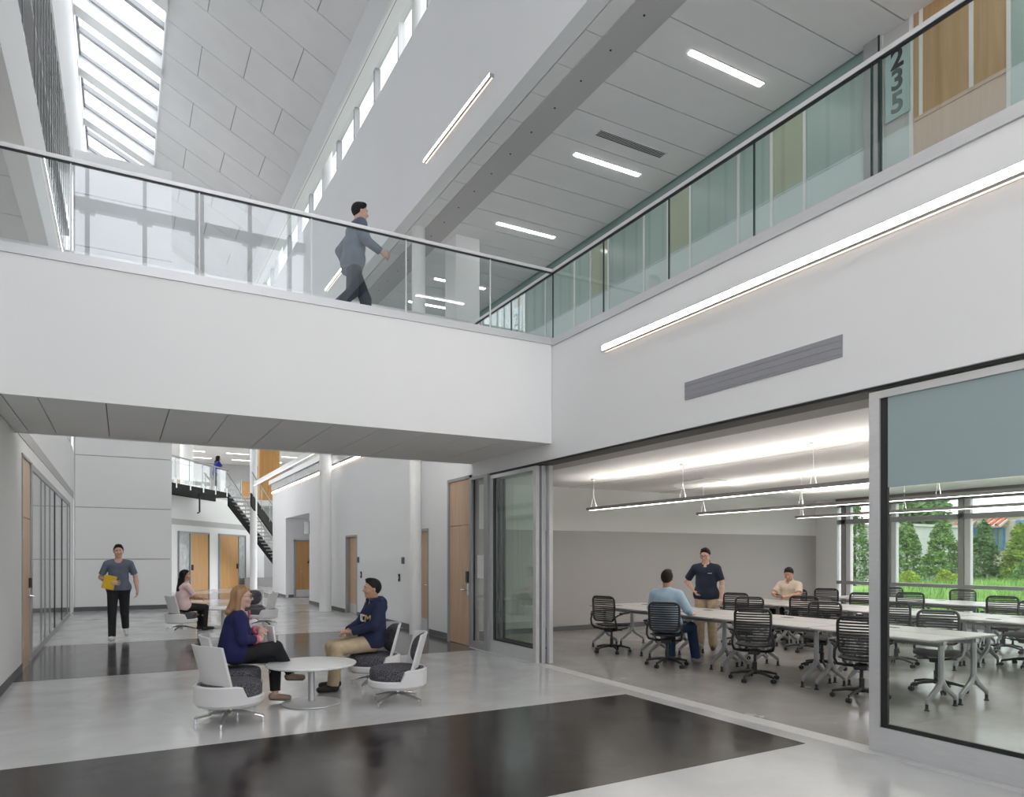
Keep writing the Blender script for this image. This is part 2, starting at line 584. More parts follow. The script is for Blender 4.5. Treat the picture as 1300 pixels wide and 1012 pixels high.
# ---- right side: bulkhead over the classroom front, wall beyond it
wall_right = struct('wall_right', MB().box(XR, XR + 0.5, Y0, 11.12, 2.98, 4.58), white2)
MB().box(XR + 0.03, XR + 0.28, Y0, 10.6, 2.955, 2.985).build('door_track', black, wall_right)
wr2 = MB()
wr2.box(XW, XW + 0.3, 11.12, 12.17, 3.02, 4.58)
wr2.box(XW, XW + 0.3, 12.17, 13.48, 0, 4.58)
wr2.box(XW, XW + 0.3, 13.48, 14.5, 2.17, 4.58)
wr2.box(XW, XW + 0.3, 14.5, 18.5, 0, 4.58)
wr2.box(XW, XW + 0.3, 18.5, 19.6, 2.17, 4.58)
wr2.box(XW, XW + 0.3, 19.6, 24.0, 0, 4.58)
wr2.box(XW, XW + 0.3, 24.0, 27.9, 3.05, 4.58)
wr2.box(XW, XW + 0.3, 27.9, 30.6, 0, 4.58)
wr2.box(XW + 0.3, 9, 30.3, 30.6, 0, 4.58)
wr2.box(XW + 0.3, 8.2, 27.9, 28.2, 0, 3.05)      # recess end wall (door on it)
wr2.box(8.0, 8.2, 24.0, 27.9, 0, 3.05)
wr2.box(XW + 0.3, 8.2, 23.8, 24.0, 0, 3.05)
wr2.box(XW + 0.3, 8.2, 23.8, 28.2, 3.05, 3.2)
struct('wall_right_far', wr2, white2)
bb = MB()
for a, b in ((12.17, 13.44), (14.54, 18.46), (19.64, 24.0), (27.9, 30.6)):
    bb.box(XW - 0.012, XW, a, b, 0, 0.11)
bb.box(XW + 0.1, 6.0, 27.888, 27.9, 0, 0.11)
struct('baseboard_right', bb, base_grey)


def wall_door(n, y0, y1, ztop):
    d = MB().box(XW + 0.10, XW + 0.15, y0 + 0.05, y1 - 0.05, 0.01, ztop - 0.05).build('door_%d' % n, maple, kind='structure')
    f = MB()
    f.box(XW - 0.01, XW + 0.2, y0, y0 + 0.05, 0, ztop)
    f.box(XW - 0.01, XW + 0.2, y1 - 0.05, y1, 0, ztop)
    f.box(XW - 0.01, XW + 0.2, y0, y1, ztop - 0.05, ztop)
    f.build('door_frame', frame_grey, d)
    MB().box(XW + 0.095, XW + 0.10, y0 + 0.06, y1 - 0.06, 0.02, 0.28).build('kick_plate', alu, d)
    h = MB()
    h.tube([(XW + 0.1, y0 + 0.14, 1.0), (XW + 0.03, y0 + 0.14, 1.0), (XW + 0.03, y0 + 0.27, 1.0)], 0.011)
    h.build('door_handle', chrome, d, True)


wall_door(3, 13.48, 14.5, 2.17)
wall_door(4, 18.5, 19.6, 2.17)
d5 = MB().box(5.86, 6.80, 27.83, 27.89, 0.01, 2.16).build('door_5', maple_warm, kind='structure')
f = MB(); f.box(5.80, 5.86, 27.80, 27.9, 0, 2.22); f.box(6.80, 6.86, 27.80, 27.9, 0, 2.22); f.box(5.8, 6.86, 27.8, 27.9, 2.16, 2.22)
f.build('door_frame', frame_grey, d5)
MB().box(5.88, 6.78, 27.82, 27.83, 0.02, 0.3).build('kick_plate', alu, d5)
MB().tube([(6.0, 27.83, 1.0), (6.0, 27.77, 1.0), (6.12, 27.77, 1.0)], 0.012).build('door_handle', chrome, d5, True)
MB().add([(6.29, 27.81, 1.32), (6.75, 27.81, 1.32), (6.52, 27.81, 1.78), (6.29, 27.83, 1.32), (6.75, 27.83, 1.32), (6.52, 27.83, 1.78)],
         [(0, 1, 2), (3, 5, 4), (0, 3, 4, 1), (1, 4, 5, 2), (2, 5, 3, 0)]).build('restroom_triangle', black_plastic, label='black triangular sign on the wooden door in the recess', cat='sign')

# tall maple door, sidelight, stacked sliding glass panels
d2 = MB().box(XR + 0.02, XR + 0.07, 11.22, 12.11, 0.01, 2.145).build('door_2', maple, kind='structure')
MB().box(XR + 0.02, XR + 0.07, 11.22, 12.11, 2.16, 2.97).build('transom_panel', maple, d2)
f = MB()
f.box(XR - 0.01, XW + 0.1, 12.11, 12.17, 0, 3.02); f.box(XR - 0.01, XR + 0.14, 11.12, 11.22, 0, 3.02); f.box(XR - 0.01, XR + 0.14, 11.12, 12.17, 2.97, 3.02)
f.build('door_frame', frame_grey, d2)
h = MB()
h.rbox(XR - 0.005, XR + 0.02, 11.26, 11.32, 0.9, 1.12, 0.01)
h.tube([(XR, 11.29, 1.0), (XR - 0.06, 11.29, 1.0), (XR - 0.065, 11.43, 1.0)], 0.012)
h.build('door_handle', chrome, d2, True)
MB().rbox(XR - 0.03, XR + 0.02, 11.25, 11.33, 1.13, 1.33, 0.012).build('card_lock', black_plastic, d2)
f = MB()
f.box(XR - 0.01, XR + 0.14, 10.50, 10.64, 0, 2.98)
f.box(XR - 0.01, XR + 0.14, 10.64, 11.12, 0, 0.12)
f.box(XR - 0.01, XR + 0.14, 10.64, 11.12, 2.93, 2.98)
sl = f.build('window_3', frame_grey, kind='structure')
MB().box(XR + 0.05, XR + 0.06, 10.64, 11.12, 0.12, 2.93).build('pane', gl_clear, sl)
MB().box(XR + 0.03, XR + 0.05, 11.09, 11.12, 0.12, 2.93).build('gasket', black, sl)
MB().rbox(XR + 0.035, XR + 0.049, 10.70, 10.98, 1.22, 1.62, 0.005).build('notice_sheet', white, label='white notice taped inside the glass sidelight beside the tall wooden door', cat='notice')


def slide_panel(label, x, y0, y1, frost):
    t = thing('sliding_glass_panel', label, 'glass panel', (x, (y0 + y1) / 2, 0.005), 0, 'sliding glass panels')
    L = (y1 - y0) / 2
    f = MB()
    f.box(-0.03, 0.03, -L, -L + 0.09, 0, 2.94); f.box(-0.03, 0.03, L - 0.09, L, 0, 2.94)
    f.box(-0.03, 0.03, -L + 0.09, L - 0.09, 0, 0.2); f.box(-0.03, 0.03, -L + 0.09, L - 0.09, 2.88, 2.94)
    f.build('frame', alu, t)
    g = MB()
    g.box(-0.012, 0.012, -L + 0.09, -L + 0.11, 0.2, 2.88); g.box(-0.012, 0.012, L - 0.15, L - 0.09, 0.2, 2.88); g.box(-0.012, 0.012, -L + 0.11, L - 0.15, 0.2, 0.235)
    g.build('gasket', black, t)
    if frost:
        MB().box(-0.008, -0.002, -L + 0.09, L - 0.09, 2.15, 2.88).build('frosted_band', gl_frost, t, label='frosted teal upper band')
    MB().box(-0.001, 0.005, -L + 0.1, L - 0.1, 0.21, 2.88).build('pane', gl_clear, t)
    return t


slide_panel('fixed end glass panel right of the classroom opening with a frosted teal top', XR + 0.08, 0.6, 3.67, True)
slide_panel('next frosted-topped glass panel nearer the camera at right', XR + 0.08, -2.45, 0.58, True)
slide_panel('clear glass panel parked left of the classroom opening, front of the stack', XR + 0.06, 8.99, 10.5, False)
slide_panel('second clear glass panel stacked behind the parked one', XR + 0.14, 8.95, 10.5, False)
slide_panel('third clear glass panel at the back of the parked stack', XR + 0.22, 8.87, 10.46, False)

# ---- upper floor on the right: slab, trim, ceiling, corridor wall
sbox('floor_upper_right', conc, XR + 0.05, 12, Y0, 30.3, 4.3, F2)
trim = MB()
trim.box(XR - 0.012, XR + 0.05, Y0, 8.5, 4.585, 4.69)
trim.box(XR - 0.015, XR + 0.05, 11.12, 30.6, 4.55, 4.72)
trim.box(XR - 0.02, XR + 0.02, Y0, 8.5, 4.583, 4.592)
struct('trim_1', trim, alu)
cr = sbox('ceiling_right', ceil_gap, 5.61, 12, Y0, 36.6, C2 + 0.03, C2 + 0.2)
big = MB().box(6.472 + 0.008, 9.36, 0.011, 0.739, C2, C2 + 0.03).mesh('ceiling_panel', ceil_panel)
small = MB().box(5.63, 5.905, 0.009, 0.741, C2, C2 + 0.03).mesh('ceiling_panel', ceil_panel)
for k in range(-2, 46):
    for me in (big, small):
        o = link('ceiling_panel', me, cr)
        o.location = (0, 7.313 - 0.7475 * 8 + 0.7475 * k + 0.7475 * 2, 0)
MB().box(5.905, 6.472, Y0, 36.6, C2 - 0.02, C2 + 0.03).build('beam_casing', soffit_grey, cr)
for k in range(38):
    y = 5.2 + 0.7475 * k
    MB().lathe([(0.0, 0.0), (0.016, 0.0), (0.016, 0.008)], 8, (6.15, y, C2 - 0.028)).build('fixing_dot', black, cr)
wu = MB().box(XR, XR + 0.26, Y0, 36.6, C2, 12.6).box(XR + 0.26, 5.9, Y0, 36.6, 12.4, 12.55)
struct('wall_right_upper', wu, white2)
# clerestory above it
cl = MB()
cl.box(5.72, 5.84, Y0, 36.6, 12.55, 12.65)
cl.box(5.72, 5.84, Y0, 36.6, 14.2, 14.42)
cw = cl.build('window_4', frame_white, kind='structure')
for k in range(22):
    y = 15.86 - 14.48 + 1.81 * k
    MB().box(5.70, 5.86, y - 0.05, y + 0.05, 12.65, 14.2).build('mullion', frame_grey if k % 4 else frame_white, cw)
MB().box(5.78, 5.785, Y0, 36.6, 12.65, 14.2).build('pane', gl_window, cw)
for y in (14.1, 21.75, 29.4, 6.5):
    MB().lathe([(0.15, 12.55), (0.15, 14.42)], 20, (5.53, y, 0)).build('column', white, smooth=True, kind='structure')
MB().box(4.98, 5.04, Y0, 36.6, 13.40, 14.42).build('trim_2', mat('fascia_white', (0.74, 0.74, 0.74), 0.6, var=0.01), kind='structure')
co = MB(); co.box(5.04, 5.10, Y0, 36.6, 13.42, 13.46); co.box(5.13, 5.38, Y0, 36.6, 13.46, 13.56)
struct('ceiling_cove', co, white)
sbox('trim_3', vent_black, 5.10, 5.13, Y0, 36.6, 13.47, 13.50)
sbox('ceiling_cove_top', white, 5.0, 5.9, Y0, 36.6, 14.42, 14.5)

# sloped roof soffit: panels in staggered courses
th = math.atan(0.4987)
rs = MB()
for (x, dz) in ((0,0),): pass
x0r, x1r = 1.09, 5.02
rs.add([(x0r, Y0, roof_z(x0r) + 0.03), (x1r, Y0, roof_z(x1r) + 0.03), (x1r, 36.6, roof_z(x1r) + 0.03), (x0r, 36.6, roof_z(x0r) + 0.03),
        (x0r, Y0, roof_z(x0r) + 0.5), (x1r, Y0, roof_z(x1r) + 0.2), (x1r, 36.6, roof_z(x1r) + 0.2), (x0r, 36.6, roof_z(x0r) + 0.5)],
       [(0, 3, 2, 1), (4, 5, 6, 7), (0, 1, 5, 4), (1, 2, 6, 5), (2, 3, 7, 6), (3, 0, 4, 7)])
roof = rs.build('ceiling_roof', mat('roof_joint_grey', (0.36, 0.36, 0.36), 0.9, var=0.02), kind='structure')
for k in range(-4, 14):
    ya, yb = 17.27 + 1.42 * k, 17.27 + 1.42 * (k + 1)
    cuts = [x0r, 3.06, x1r] if k % 2 == 0 else [x0r, 1.97, 4.15, x1r]
    for a, b in zip(cuts[:-1], cuts[1:]):
        g = 0.011
        q = [(a + (g if a > x0r else 0), ya + g), (b - (g if b < x1r else 0), ya + g), (b - (g if b < x1r else 0), yb - g), (a + (g if a > x0r else 0), yb - g)]
        vs = [(x, y, roof_z(x)) for x, y in q] + [(x, y, roof_z(x) + 0.03) for x, y in q]
        MB().add(vs, [(0, 3, 2, 1), (4, 5, 6, 7), (0, 1, 5, 4), (1, 2, 6, 5), (2, 3, 7, 6), (3, 0, 4, 7)]).build('roof_panel', roof_panel, roof)

# skylight: kerbs, rafters, mullions, panes
sk = MB()
def slope_bar(mb, xa, xb, ya, yb, za, zb):
    # bar along the roof slope; za, zb are offsets below and above the roof plane
    vs = []
    for x in (xa, xb):
        for y in (ya, yb):
            vs += [(x, y, roof_z(x) + za), (x, y, roof_z(x) + zb)]
    mb.add(vs, [(0, 1, 3, 2), (4, 6, 7, 5), (0, 4, 5, 1), (2, 3, 7, 6), (0, 2, 6, 4), (1, 5, 7, 3)])
slope_bar(sk, XL - 0.15, XL + 0.0, Y0, 36.6, -0.5, 0.45)
slope_bar(sk, x0r - 0.04, x0r, Y0, 36.6, -0.02, 0.5)
skw = sk.build('window_5', white, kind='structure')
for k in range(-9, 5):
    y = 23.9 + 3.0 * k
    m = MB(); slope_bar(m, XL, x0r - 0.04, y - 0.24, y + 0.24, -0.12, 0.42)
    m.build('rafter', white, skw)
    m = MB(); slope_bar(m, XL, x0r - 0.04, y - 0.31, y - 0.24, 0.3, 0.42); slope_bar(m, XL, x0r - 0.04, y + 0.24, y + 0.31, 0.3, 0.42)
    m.build('pane_frame', frame_grey, skw)
    m = MB(); slope_bar(m, XL, x0r - 0.04, y + 1.42, y + 1.58, 0.25, 0.42)
    m.build('glazing_bar', frame_grey, skw)
    m = MB(); slope_bar(m, XL, XL + 0.07, y + 0.3, y + 2.7, 0.3, 0.42)
    m.build('pane_frame', frame_grey, skw)
    for a, b in ((y + 0.24, y + 1.45), (y + 1.55, y + 2.76)):
        m = MB(); slope_bar(m, XL, x0r - 0.04, a, b, 0.36, 0.37)
        m.build('pane', gl_sky, skw)
sbox('wall_end_gable', white, XL, 12, 36.6, 36.8, C2, 17.8)

# corridor wall of the upper floor: timber and teal glass behind white mullions
XC = 9.34
cw2 = sbox('wall_corridor', teal_dark, XC + 0.05, XC + 0.2, Y0, 33, F2, C2 + 0.1)
REFL_TOP = 7.46  # below this height the guard-glass reflection is painted into the wall
seg = [(-7, 0.6, 'teal'), (0.6, 2.2, 'olive'), (2.2, 4.5, 'teal'), (4.53, 5.70, 'wood'), (5.75, 6.13, 'sign'), (6.2, 6.34, 'post')]
y = 6.38
pat = [('teal', 1.02), ('olive', 0.59), ('teal', 0.66), ('teal', 1.13), ('olive', 0.57), ('teal', 0.67), ('teal', 1.16), ('olive', 0.62), ('teal', 0.6), ('teal', 1.25)]
i = 0
while y < 31:
    k_, w_ = pat[i % len(pat)]
    seg.append((y, y + w_, k_)); y += w_ + 0.05; i += 1
for a, b, k_ in seg:
    if k_ == 'wood':
        MB().box(XC, XC + 0.05, a, b, REFL_TOP + 0.03, C2).build('timber_upper', maple_up, cw2)
        dr = MB().box(XC, XC + 0.05, a, b, F2, REFL_TOP - 0.02).build('timber_door', maple_refl, cw2)
        MB().box(XC - 0.01, XC, a + 0.40, a + 0.455, REFL_TOP, C2).build('mullion', frame_white, cw2)  # these two strips stand in for white mullion reflections on the timber
        MB().box(XC - 0.01, XC, b - 0.13, b - 0.08, REFL_TOP, C2).build('mullion', frame_white, cw2)  # second of the two stand-in strips
        MB().box(XC - 0.012, XC, a, b, REFL_TOP - 0.02, REFL_TOP + 0.03).build('reflection_edge', maple_refl, cw2)
    elif k_ == 'post':
        MB().box(XC - 0.06, XC + 0.05, a - 0.03, b + 0.05, F2, C2).build('post', frame_grey, cw2)
        MB().box(XC - 0.065, XC - 0.05, a - 0.05, a - 0.03, F2, C2).build('post_edge', black, cw2)
    elif k_ == 'sign':
        MB().box(XC, XC + 0.05, a, b, F2, REFL_TOP).build('reflection_glazing', teal_refl, cw2)
        MB().box(XC, XC + 0.05, a, b, REFL_TOP, C2).build('glazing', soffit_grey, cw2)
        MB().box(XC - 0.02, XC + 0.05, b, b + 0.07, F2, C2).build('mullion', frame_white, cw2)
        MB().box(XC - 0.02, XC + 0.05, a - 0.05, a, F2, C2).build('mullion', frame_white, cw2)
    else:
        MB().box(XC, XC + 0.05, a, b, REFL_TOP, 8.62).build('glazing', teal if k_ == 'teal' else olive, cw2)
        MB().box(XC, XC + 0.05, a, b, F2, REFL_TOP).build('reflection_glazing', teal_refl, cw2)
        MB().box(XC - 0.02, XC + 0.05, b, b + 0.05, F2, 8.62).build('mullion', frame_white, cw2)
MB().box(XC - 0.012, XC, 6.4, 33, REFL_TOP - 0.012, REFL_TOP + 0.012).build('reflection_edge', teal_refl, cw2)

# ---- the bridge
br = MB()
br.box(-4.5, XR - 0.005, 8.52, 11.1, 3.3, F2)
bridge = struct('floor_bridge', br, white)
MB().box(-4.5, XR - 0.005, 8.5, 8.52, 3.2, 4.6).build('fascia', white, bridge)
MB().box(-4.5, XR - 0.005, 11.1, 11.12, 3.2, 4.6).build('fascia', white, bridge)
xs = [XL, -1.06, -0.755] + [-0.15 + 0.608 * k for k in range(9)] + [XR - 0.005]
for a, b in zip(xs[:-1], xs[1:]):
    MB().box(a + 0.006, b - 0.006, 8.53, 11.09, 3.215, 3.3).build('soffit_panel', under_grey, bridge)
MB().box(XL, XR - 0.005, 8.53, 11.09, 3.24, 3.3).build('soffit_backing', ceil_gap, bridge)
t = MB(); t.box(-4.5, XR, 8.485, 8.54, 4.60, 4.70); t.box(-4.5, XR, 11.08, 11.135, 4.60, 4.70)
struct('trim_4', t, alu)


def railing(label, p0, p1, joints, gm, double=None):
    """glass guard from p0 to p1 (x, y); joints = distances of panel edges along it"""
    a, b = Vector((*p0, 0)), Vector((*p1, 0))
    d = (b - a); L = d.length; d.normalize(); nrm = Vector((-d.y, d.x, 0))
    t = thing('glass_railing', label, 'railing', (a.x, a.y, 4.6), math.atan2(d.y, d.x), 'glass railings of the upper floor')
    J = [0.0] + [j for j in joints if 0 < j < L] + [L]
    for i, (u, v) in enumerate(zip(J[:-1], J[1:])):
        MB().box(u + 0.008, v - 0.008, -0.007, 0.007, 0.09, 1.04).build('glass_panel', gm, t)
    e = mat('glass_edge_green', (0.02, 0.05, 0.045), 0.2)
    for u in J[1:-1]:
        MB().box(u - 0.007, u + 0.007, -0.008, 0.008, 0.10, 1.03).build('panel_edge', e if gm is gl_rail_green else frame_white, t)
    m = MB(); m.box(0, L, -0.026, 0.026, 1.038, 1.08)
    m.build('handrail', rail_top, t)
    MB().box(0, L, -0.018, 0.018, 1.026, 1.038).build('rail_channel', black, t)
    MB().box(0, L, -0.025, 0.025, 0.0, 0.095).build('base_shoe', alu, t)
    return t


railing('near glass guard on the classroom side, running toward the camera', (XR + 0.03, 11.1), (XR + 0.03, Y0), [11.1 - q for q in (9.75, 8.52, 7.31, 6.08, 4.86, 3.63, 3.55, 2.3, 1.1, -0.1, -1.3)], gl_rail_green)
railing('front glass guard of the white bridge, facing the camera', (-4.5, 8.52), (XR, 8.52), [4.5 + q for q in (-1.7, -0.46, 0.75, 1.978, 3.166, 4.372)], gl_rail)
railing('rear glass guard of the white bridge, behind the walking man', (-4.5, 11.1), (XR, 11.1), [4.5 + q for q in (-1.7, -0.3, 1.0, 2.2, 3.45)], gl_rail)
railing('glass guard of the left gallery past the bridge', (XL - 0.04, 11.15), (XL - 0.04, 23.7), [1.22 * k for k in range(1, 11)], gl_rail)

# columns
for (x, y, r, z0, z1) in ((5.13, 20.4, 0.17, 0, C2), (5.24, 13.55, 0.125, 0, 4.3)):
    if z1 > 4.5: z1 = 8.88
    MB().lathe([(r, z0), (r, z1)], 28, (x, y, 0)).build('column', white, smooth=True, kind='structure')
MB().lathe([(0.15, F2), (0.15, C2)], 28, (5.78, 14.75, 0)).build('column', white, smooth=True, kind='structure')
MB().box(6.62, 7.22, 14.6, 15.2, F2, C2).build('column', white, kind='structure')
MB().lathe([(0.16, 0), (0.16, C2)], 24, (5.38, 34.7, 0)).build('column', white, smooth=True, kind='structure')
MB().lathe([(0.31, F2), (0.31, C2)], 24, (2.9, 39.7, 0)).build('column', white, smooth=True, kind='structure')

# ---- glazed end behind the camera (seen reflected in the guards)
wbk = MB()
wbk.box(-6.2, XL, Y0 - 0.2, Y0, 0, 18)
wbk.box(XR, 16.4, Y0 - 0.2, Y0, 0, C2 + 6)
wbk.box(XL, XR, Y0 - 0.2, Y0, 0, 0.4)
wbk.box(XL, XR, Y0 - 0.2, Y0, 16.2, 18)
struct('wall_back', wbk, white)
bk = MB(); bk.box(XL, XR, Y0 - 0.1, Y0 + 0.05, 0.4, 0.5); bk.box(XL, XR, Y0 - 0.1, Y0 + 0.05, 16.1, 16.2)
wb6 = bk.build('window_6', frame_grey, kind='structure')
for z in (3.1, 6.6, 11.70):
    MB().box(XL, XR, Y0 - 0.1, Y0 + 0.12, z, z + 0.32).build('transom', frame_grey, wb6)
for x in (-0.89, 0.60, 2.05, 2.19, 3.61, 4.85):
    MB().box(x - 0.05, x + 0.05, Y0 - 0.1, Y0 + 0.1, 11.9, 16.1).build('mullion', frame_grey, wb6)
    MB().box(x - 0.06, x + 0.06, Y0 - 0.1, Y0 + 0.12, 0.5, 11.8).build('mullion', frame_grey, wb6)
    for z in (11.70,):
        MB().box(x - 0.2, x + 0.2, Y0 - 0.08, Y0 + 0.13, z - 0.09, z).build('bracket', frame_grey, wb6)
MB().box(XL, XR, Y0 - 0.06, Y0 - 0.05, 0.5, 16.1).build('pane', gl_window, wb6)

# ---- classroom
sbox('wall_classroom_end', white, 5.64, 16.4, 12.64, 12.8, 0, 3.3)
cwall = MB().box(5.8, 16.3, 12.615, 12.64, 0.11, 2.14)
struct('wall_writing_surface', cwall, grey_wall)
sbox('baseboard_classroom', base_grey, 5.8, 16.3, 12.612, 12.64, 0, 0.10)
cc = MB()
cc.box(6.02, 16.4, Y0, 12.64, 3.07, 3.25)
ccl = struct('ceiling_classroom', cc, white)
sbox('ceiling_classroom_edge', soffit_grey, XR + 0.3, 6.05, Y0, 12.64, 2.975, 3.3)
for x in (8.4, 10.9, 13.4):
    MB().box(x, x + 0.012, Y0, 12.64, 3.065, 3.072).build('ceiling_joint', soffit_grey, ccl)
for (x, y) in ((9.6, 9.9), (12.4, 9.2), (9.6, 6.0)):
    v = MB().box(x, x + 0.6, y, y + 0.6, 3.055, 3.069)
    vo = v.build('air_diffuser', white, label='square white air diffuser in the classroom ceiling, %s' % {(9.6, 9.9): 'nearest the writing wall', (12.4, 9.2): 'nearest the windows', (9.6, 6.0): 'nearest the camera'}[(x, y)], cat='vent', group='classroom ceiling diffusers')
    for q in (0.12, 0.2):
        pass
sbox('wall_classroom_back', white, XR + 0.5, 16.4, Y0 - 0.02, Y0, 0, 3.3)
# window wall
XWIN = 16.3
ww = MB()
ww.box(XWIN, XWIN + 0.25, 11.98, 12.64, 0, 3.25)
ww.box(XWIN, XWIN + 0.25, Y0, 11.98, 2.92, 3.25)
struct('wall_classroom_window', ww, white)
wf = MB()
wf.box(XWIN, XWIN + 0.12, Y0, 11.98, 0, 0.12)
wf.box(XWIN, XWIN + 0.12, Y0, 11.98, 2.42, 2.54)
wf.box(XWIN, XWIN + 0.12, Y0, 11.98, 2.86, 2.94)
w7 = wf.build('window_7', frame_grey, kind='structure')
MB().box(XWIN - 0.02, XWIN + 0.12, Y0, 11.98, 0.88, 0.96).build('sill_rail', frame_grey, w7)
for y in [11.80, 10.58, 8.88] + [7.2 - 1.7 * k for k in range(9)]:
    m = MB().box(XWIN, XWIN + 0.14, y - 0.06, y + 0.06, 0.12, 2.9)
    m.build('mullion', frame_grey, w7)
    MB().box(XWIN + 0.02, XWIN + 0.13, y - 0.19, y - 0.07, 0.12, 2.9).build('mullion_return', frame_white, w7)
MB().box(XWIN + 0.07, XWIN + 0.076, Y0, 11.98, 0.12, 2.9).build('pane', gl_window, w7)
sbox('trim_5', mat('valance_brown', (0.13, 0.105, 0.09), 0.6, var=0.05), XWIN - 0.16, XWIN, Y0, 11.9, 2.90, 3.07)

# ---- far end of the hall: angled wall with two doors, landing, stair, upper floor
dv = Vector((0.545, 0.838, 0)); nv = Vector((0.838, -0.545, 0))   # along the wall; toward the hall


def P(s, n, z): 
    q = Vector((2.25, 34.33, 0)) + dv * s + nv * n
    return (q.x, q.y, z)


def obox(mb, s0, s1, n0, n1, z0, z1):
    vs = [P(s, n, z) for z in (z0, z1) for s, n in ((s0, n0), (s1, n0), (s1, n1), (s0, n1))]
    return mb.add(vs, [(0, 3, 2, 1), (4, 5, 6, 7), (0, 1, 5, 4), (1, 2, 6, 5), (2, 3, 7, 6), (3, 0, 4, 7)][::1])


fa = MB()
obox(fa, -5, 12, -0.25, -0.05, 0, 4.4)
wfa = struct('wall_far_angled', fa, white2)
m = MB(); obox(m, -1, 8.0, -0.05, -0.04, 2.98, 3.24); m.build('reveal_band', soffit_grey, wfa)
m = MB(); obox(m, 4.6, 12, -0.05, -0.03, 0, 0.14); m.build('base', base_grey, wfa)


def far_door(n, s0, s1, side):
    m = MB(); obox(m, s0, s1, -0.06, -0.01, 0.01, 2.62)
    d = m.build('door_%d' % n, maple_warm, kind='structure')
    a, b = (s0 - 0.9, s0) if side < 0 else (s1, s1 + 0.8)
    m = MB(); obox(m, a, b, -0.05, -0.03, 0.1, 2.62); m.build('sidelight', mat('sidelight_pale', (0.45, 0.47, 0.48), 0.15, var=0.2, scale=5), d)
    m = MB()
    for q in (min(a, s0) - 0.07, s0 - 0.03, s1, max(b, s1)):
        obox(m, q, q + 0.06, -0.06, 0.02, 0, 2.68)
    obox(m, min(a, s0) - 0.07, max(b, s1) + 0.06, -0.06, 0.02, 2.62, 2.7)
    m.build('door_frame', frame_grey, d)
    m = MB(); hs = s0 + 0.1 if side < 0 else s1 - 0.2
    obox(m, hs, hs + 0.1, -0.01, 0.05, 0.95, 1.2); m.build('door_handle', black_plastic, d)


far_door(6, 0.85, 2.5, -1)
far_door(7, 3.6, 5.6, 1)
bx = MB(); bx.box(5.6, 9, 38.9, 39.4, 0, 0.45)
bx.build('bench', mat('grey_plaster_bench', (0.33, 0.32, 0.32), 0.6, var=0.05), label='low grey bench at the foot of the far stair', cat='bench')
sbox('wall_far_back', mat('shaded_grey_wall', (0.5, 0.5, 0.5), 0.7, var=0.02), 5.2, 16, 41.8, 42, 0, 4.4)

# upper floor beyond and its landing
sbox('floor_upper_far', conc, -6, 20, 39.6, 66, 4.3, F2)
fs = MB()
fs.prism([P(-5, -6.5, 0)[:2], P(3.2, -6.5, 0)[:2], P(3.2, 0, 0)[:2], P(-5, 0, 0)[:2]], 4.25, 4.45)
fs.build('floor_landing', mat('dark_steel', (0.014, 0.014, 0.015), 0.7, spec=0.2, var=0.1), kind='structure')
ld = MB(); obox(ld, -4, 1.5, 0.0, 1.5, 4.28, 4.5)
lnd = ld.build('floor_landing_edge', MATS['dark_steel'], kind='structure')
sbox('ceiling_far', white, -6, 20, 36.8, 66, C2, C2 + 0.15)
bw = sbox('wall_far_upper', frame_grey, -6, 20, 60, 60.2, F2, C2)
for k in range(16):
    x = -2 + 1.15 * k
    MB().box(x + 0.04, x + 1.1, 59.95, 60, F2, 7.6).build('glazing', maple_warm if k % 4 == 1 else (soffit_grey if k % 2 else MATS['sidelight_pale']), bw)
    MB().box(x, x + 0.05, 59.9, 60, F2, 7.7).build('mullion', frame_white, bw)
ow = sbox('wall_timber', orange_wood, 6.45, 7.5, 39.7, 40.2, 4.45, C2)
for k in range(9):
    MB().box(6.45 + 0.117 * k, 6.45 + 0.117 * k + 0.1, 39.67, 39.7, 4.45, C2).build('slat', orange_wood, ow)

st = thing('open_riser_stair', 'black steel stair with pale treads descending from the far landing', 'stair', P(2.6, 0.1, 0), math.atan2(dv.y, dv.x))
NS = 26
rise, run = 4.45 / NS, 7.6 / NS
for k, n0 in enumerate((0.0, -1.08)):
    m = MB()
    vs = []
    for (s, z) in ((0, 4.5), (0, 3.92), (7.2, -0.0), (7.9, 0.0), (7.6, 0.42)):
        vs += [(s, n0 - 0.03, z), (s, n0 + 0.03, z)]
    m.add(vs, [(0, 2, 4, 6, 8), (9, 7, 5, 3, 1), (0, 1, 3, 2), (2, 3, 5, 4), (4, 5, 7, 6), (6, 7, 9, 8), (8, 9, 1, 0)])
    m.build('stringer', MATS['dark_steel'], st)
tread = MB().box(0, run * 1.05, -1.05, -0.03, -0.05, 0).mesh('tread', mat('pale_tread', (0.72, 0.72, 0.72), 0.5, var=0.02))
for k in range(1, NS):
    o = link('tread', tread, st); o.location = (run * (k - 1), 0, 4.45 - rise * k + 0.05)
for n0 in (0.06, -1.14):
    m = MB()
    m.tube([(0, n0, 5.45), (7.6, n0, 1.0)], 0.03)
    for q in range(9):
        s = 0.1 + 7.3 * q / 8
        m.tube([(s, n0, 4.4 - 4.45 * s / 7.6), (s, n0, 5.4 - 4.45 * s / 7.6)], 0.018, 6)
    m.build('handrail', leg_metal, st, True)
st.location = P(1.5, 1.45, 0)

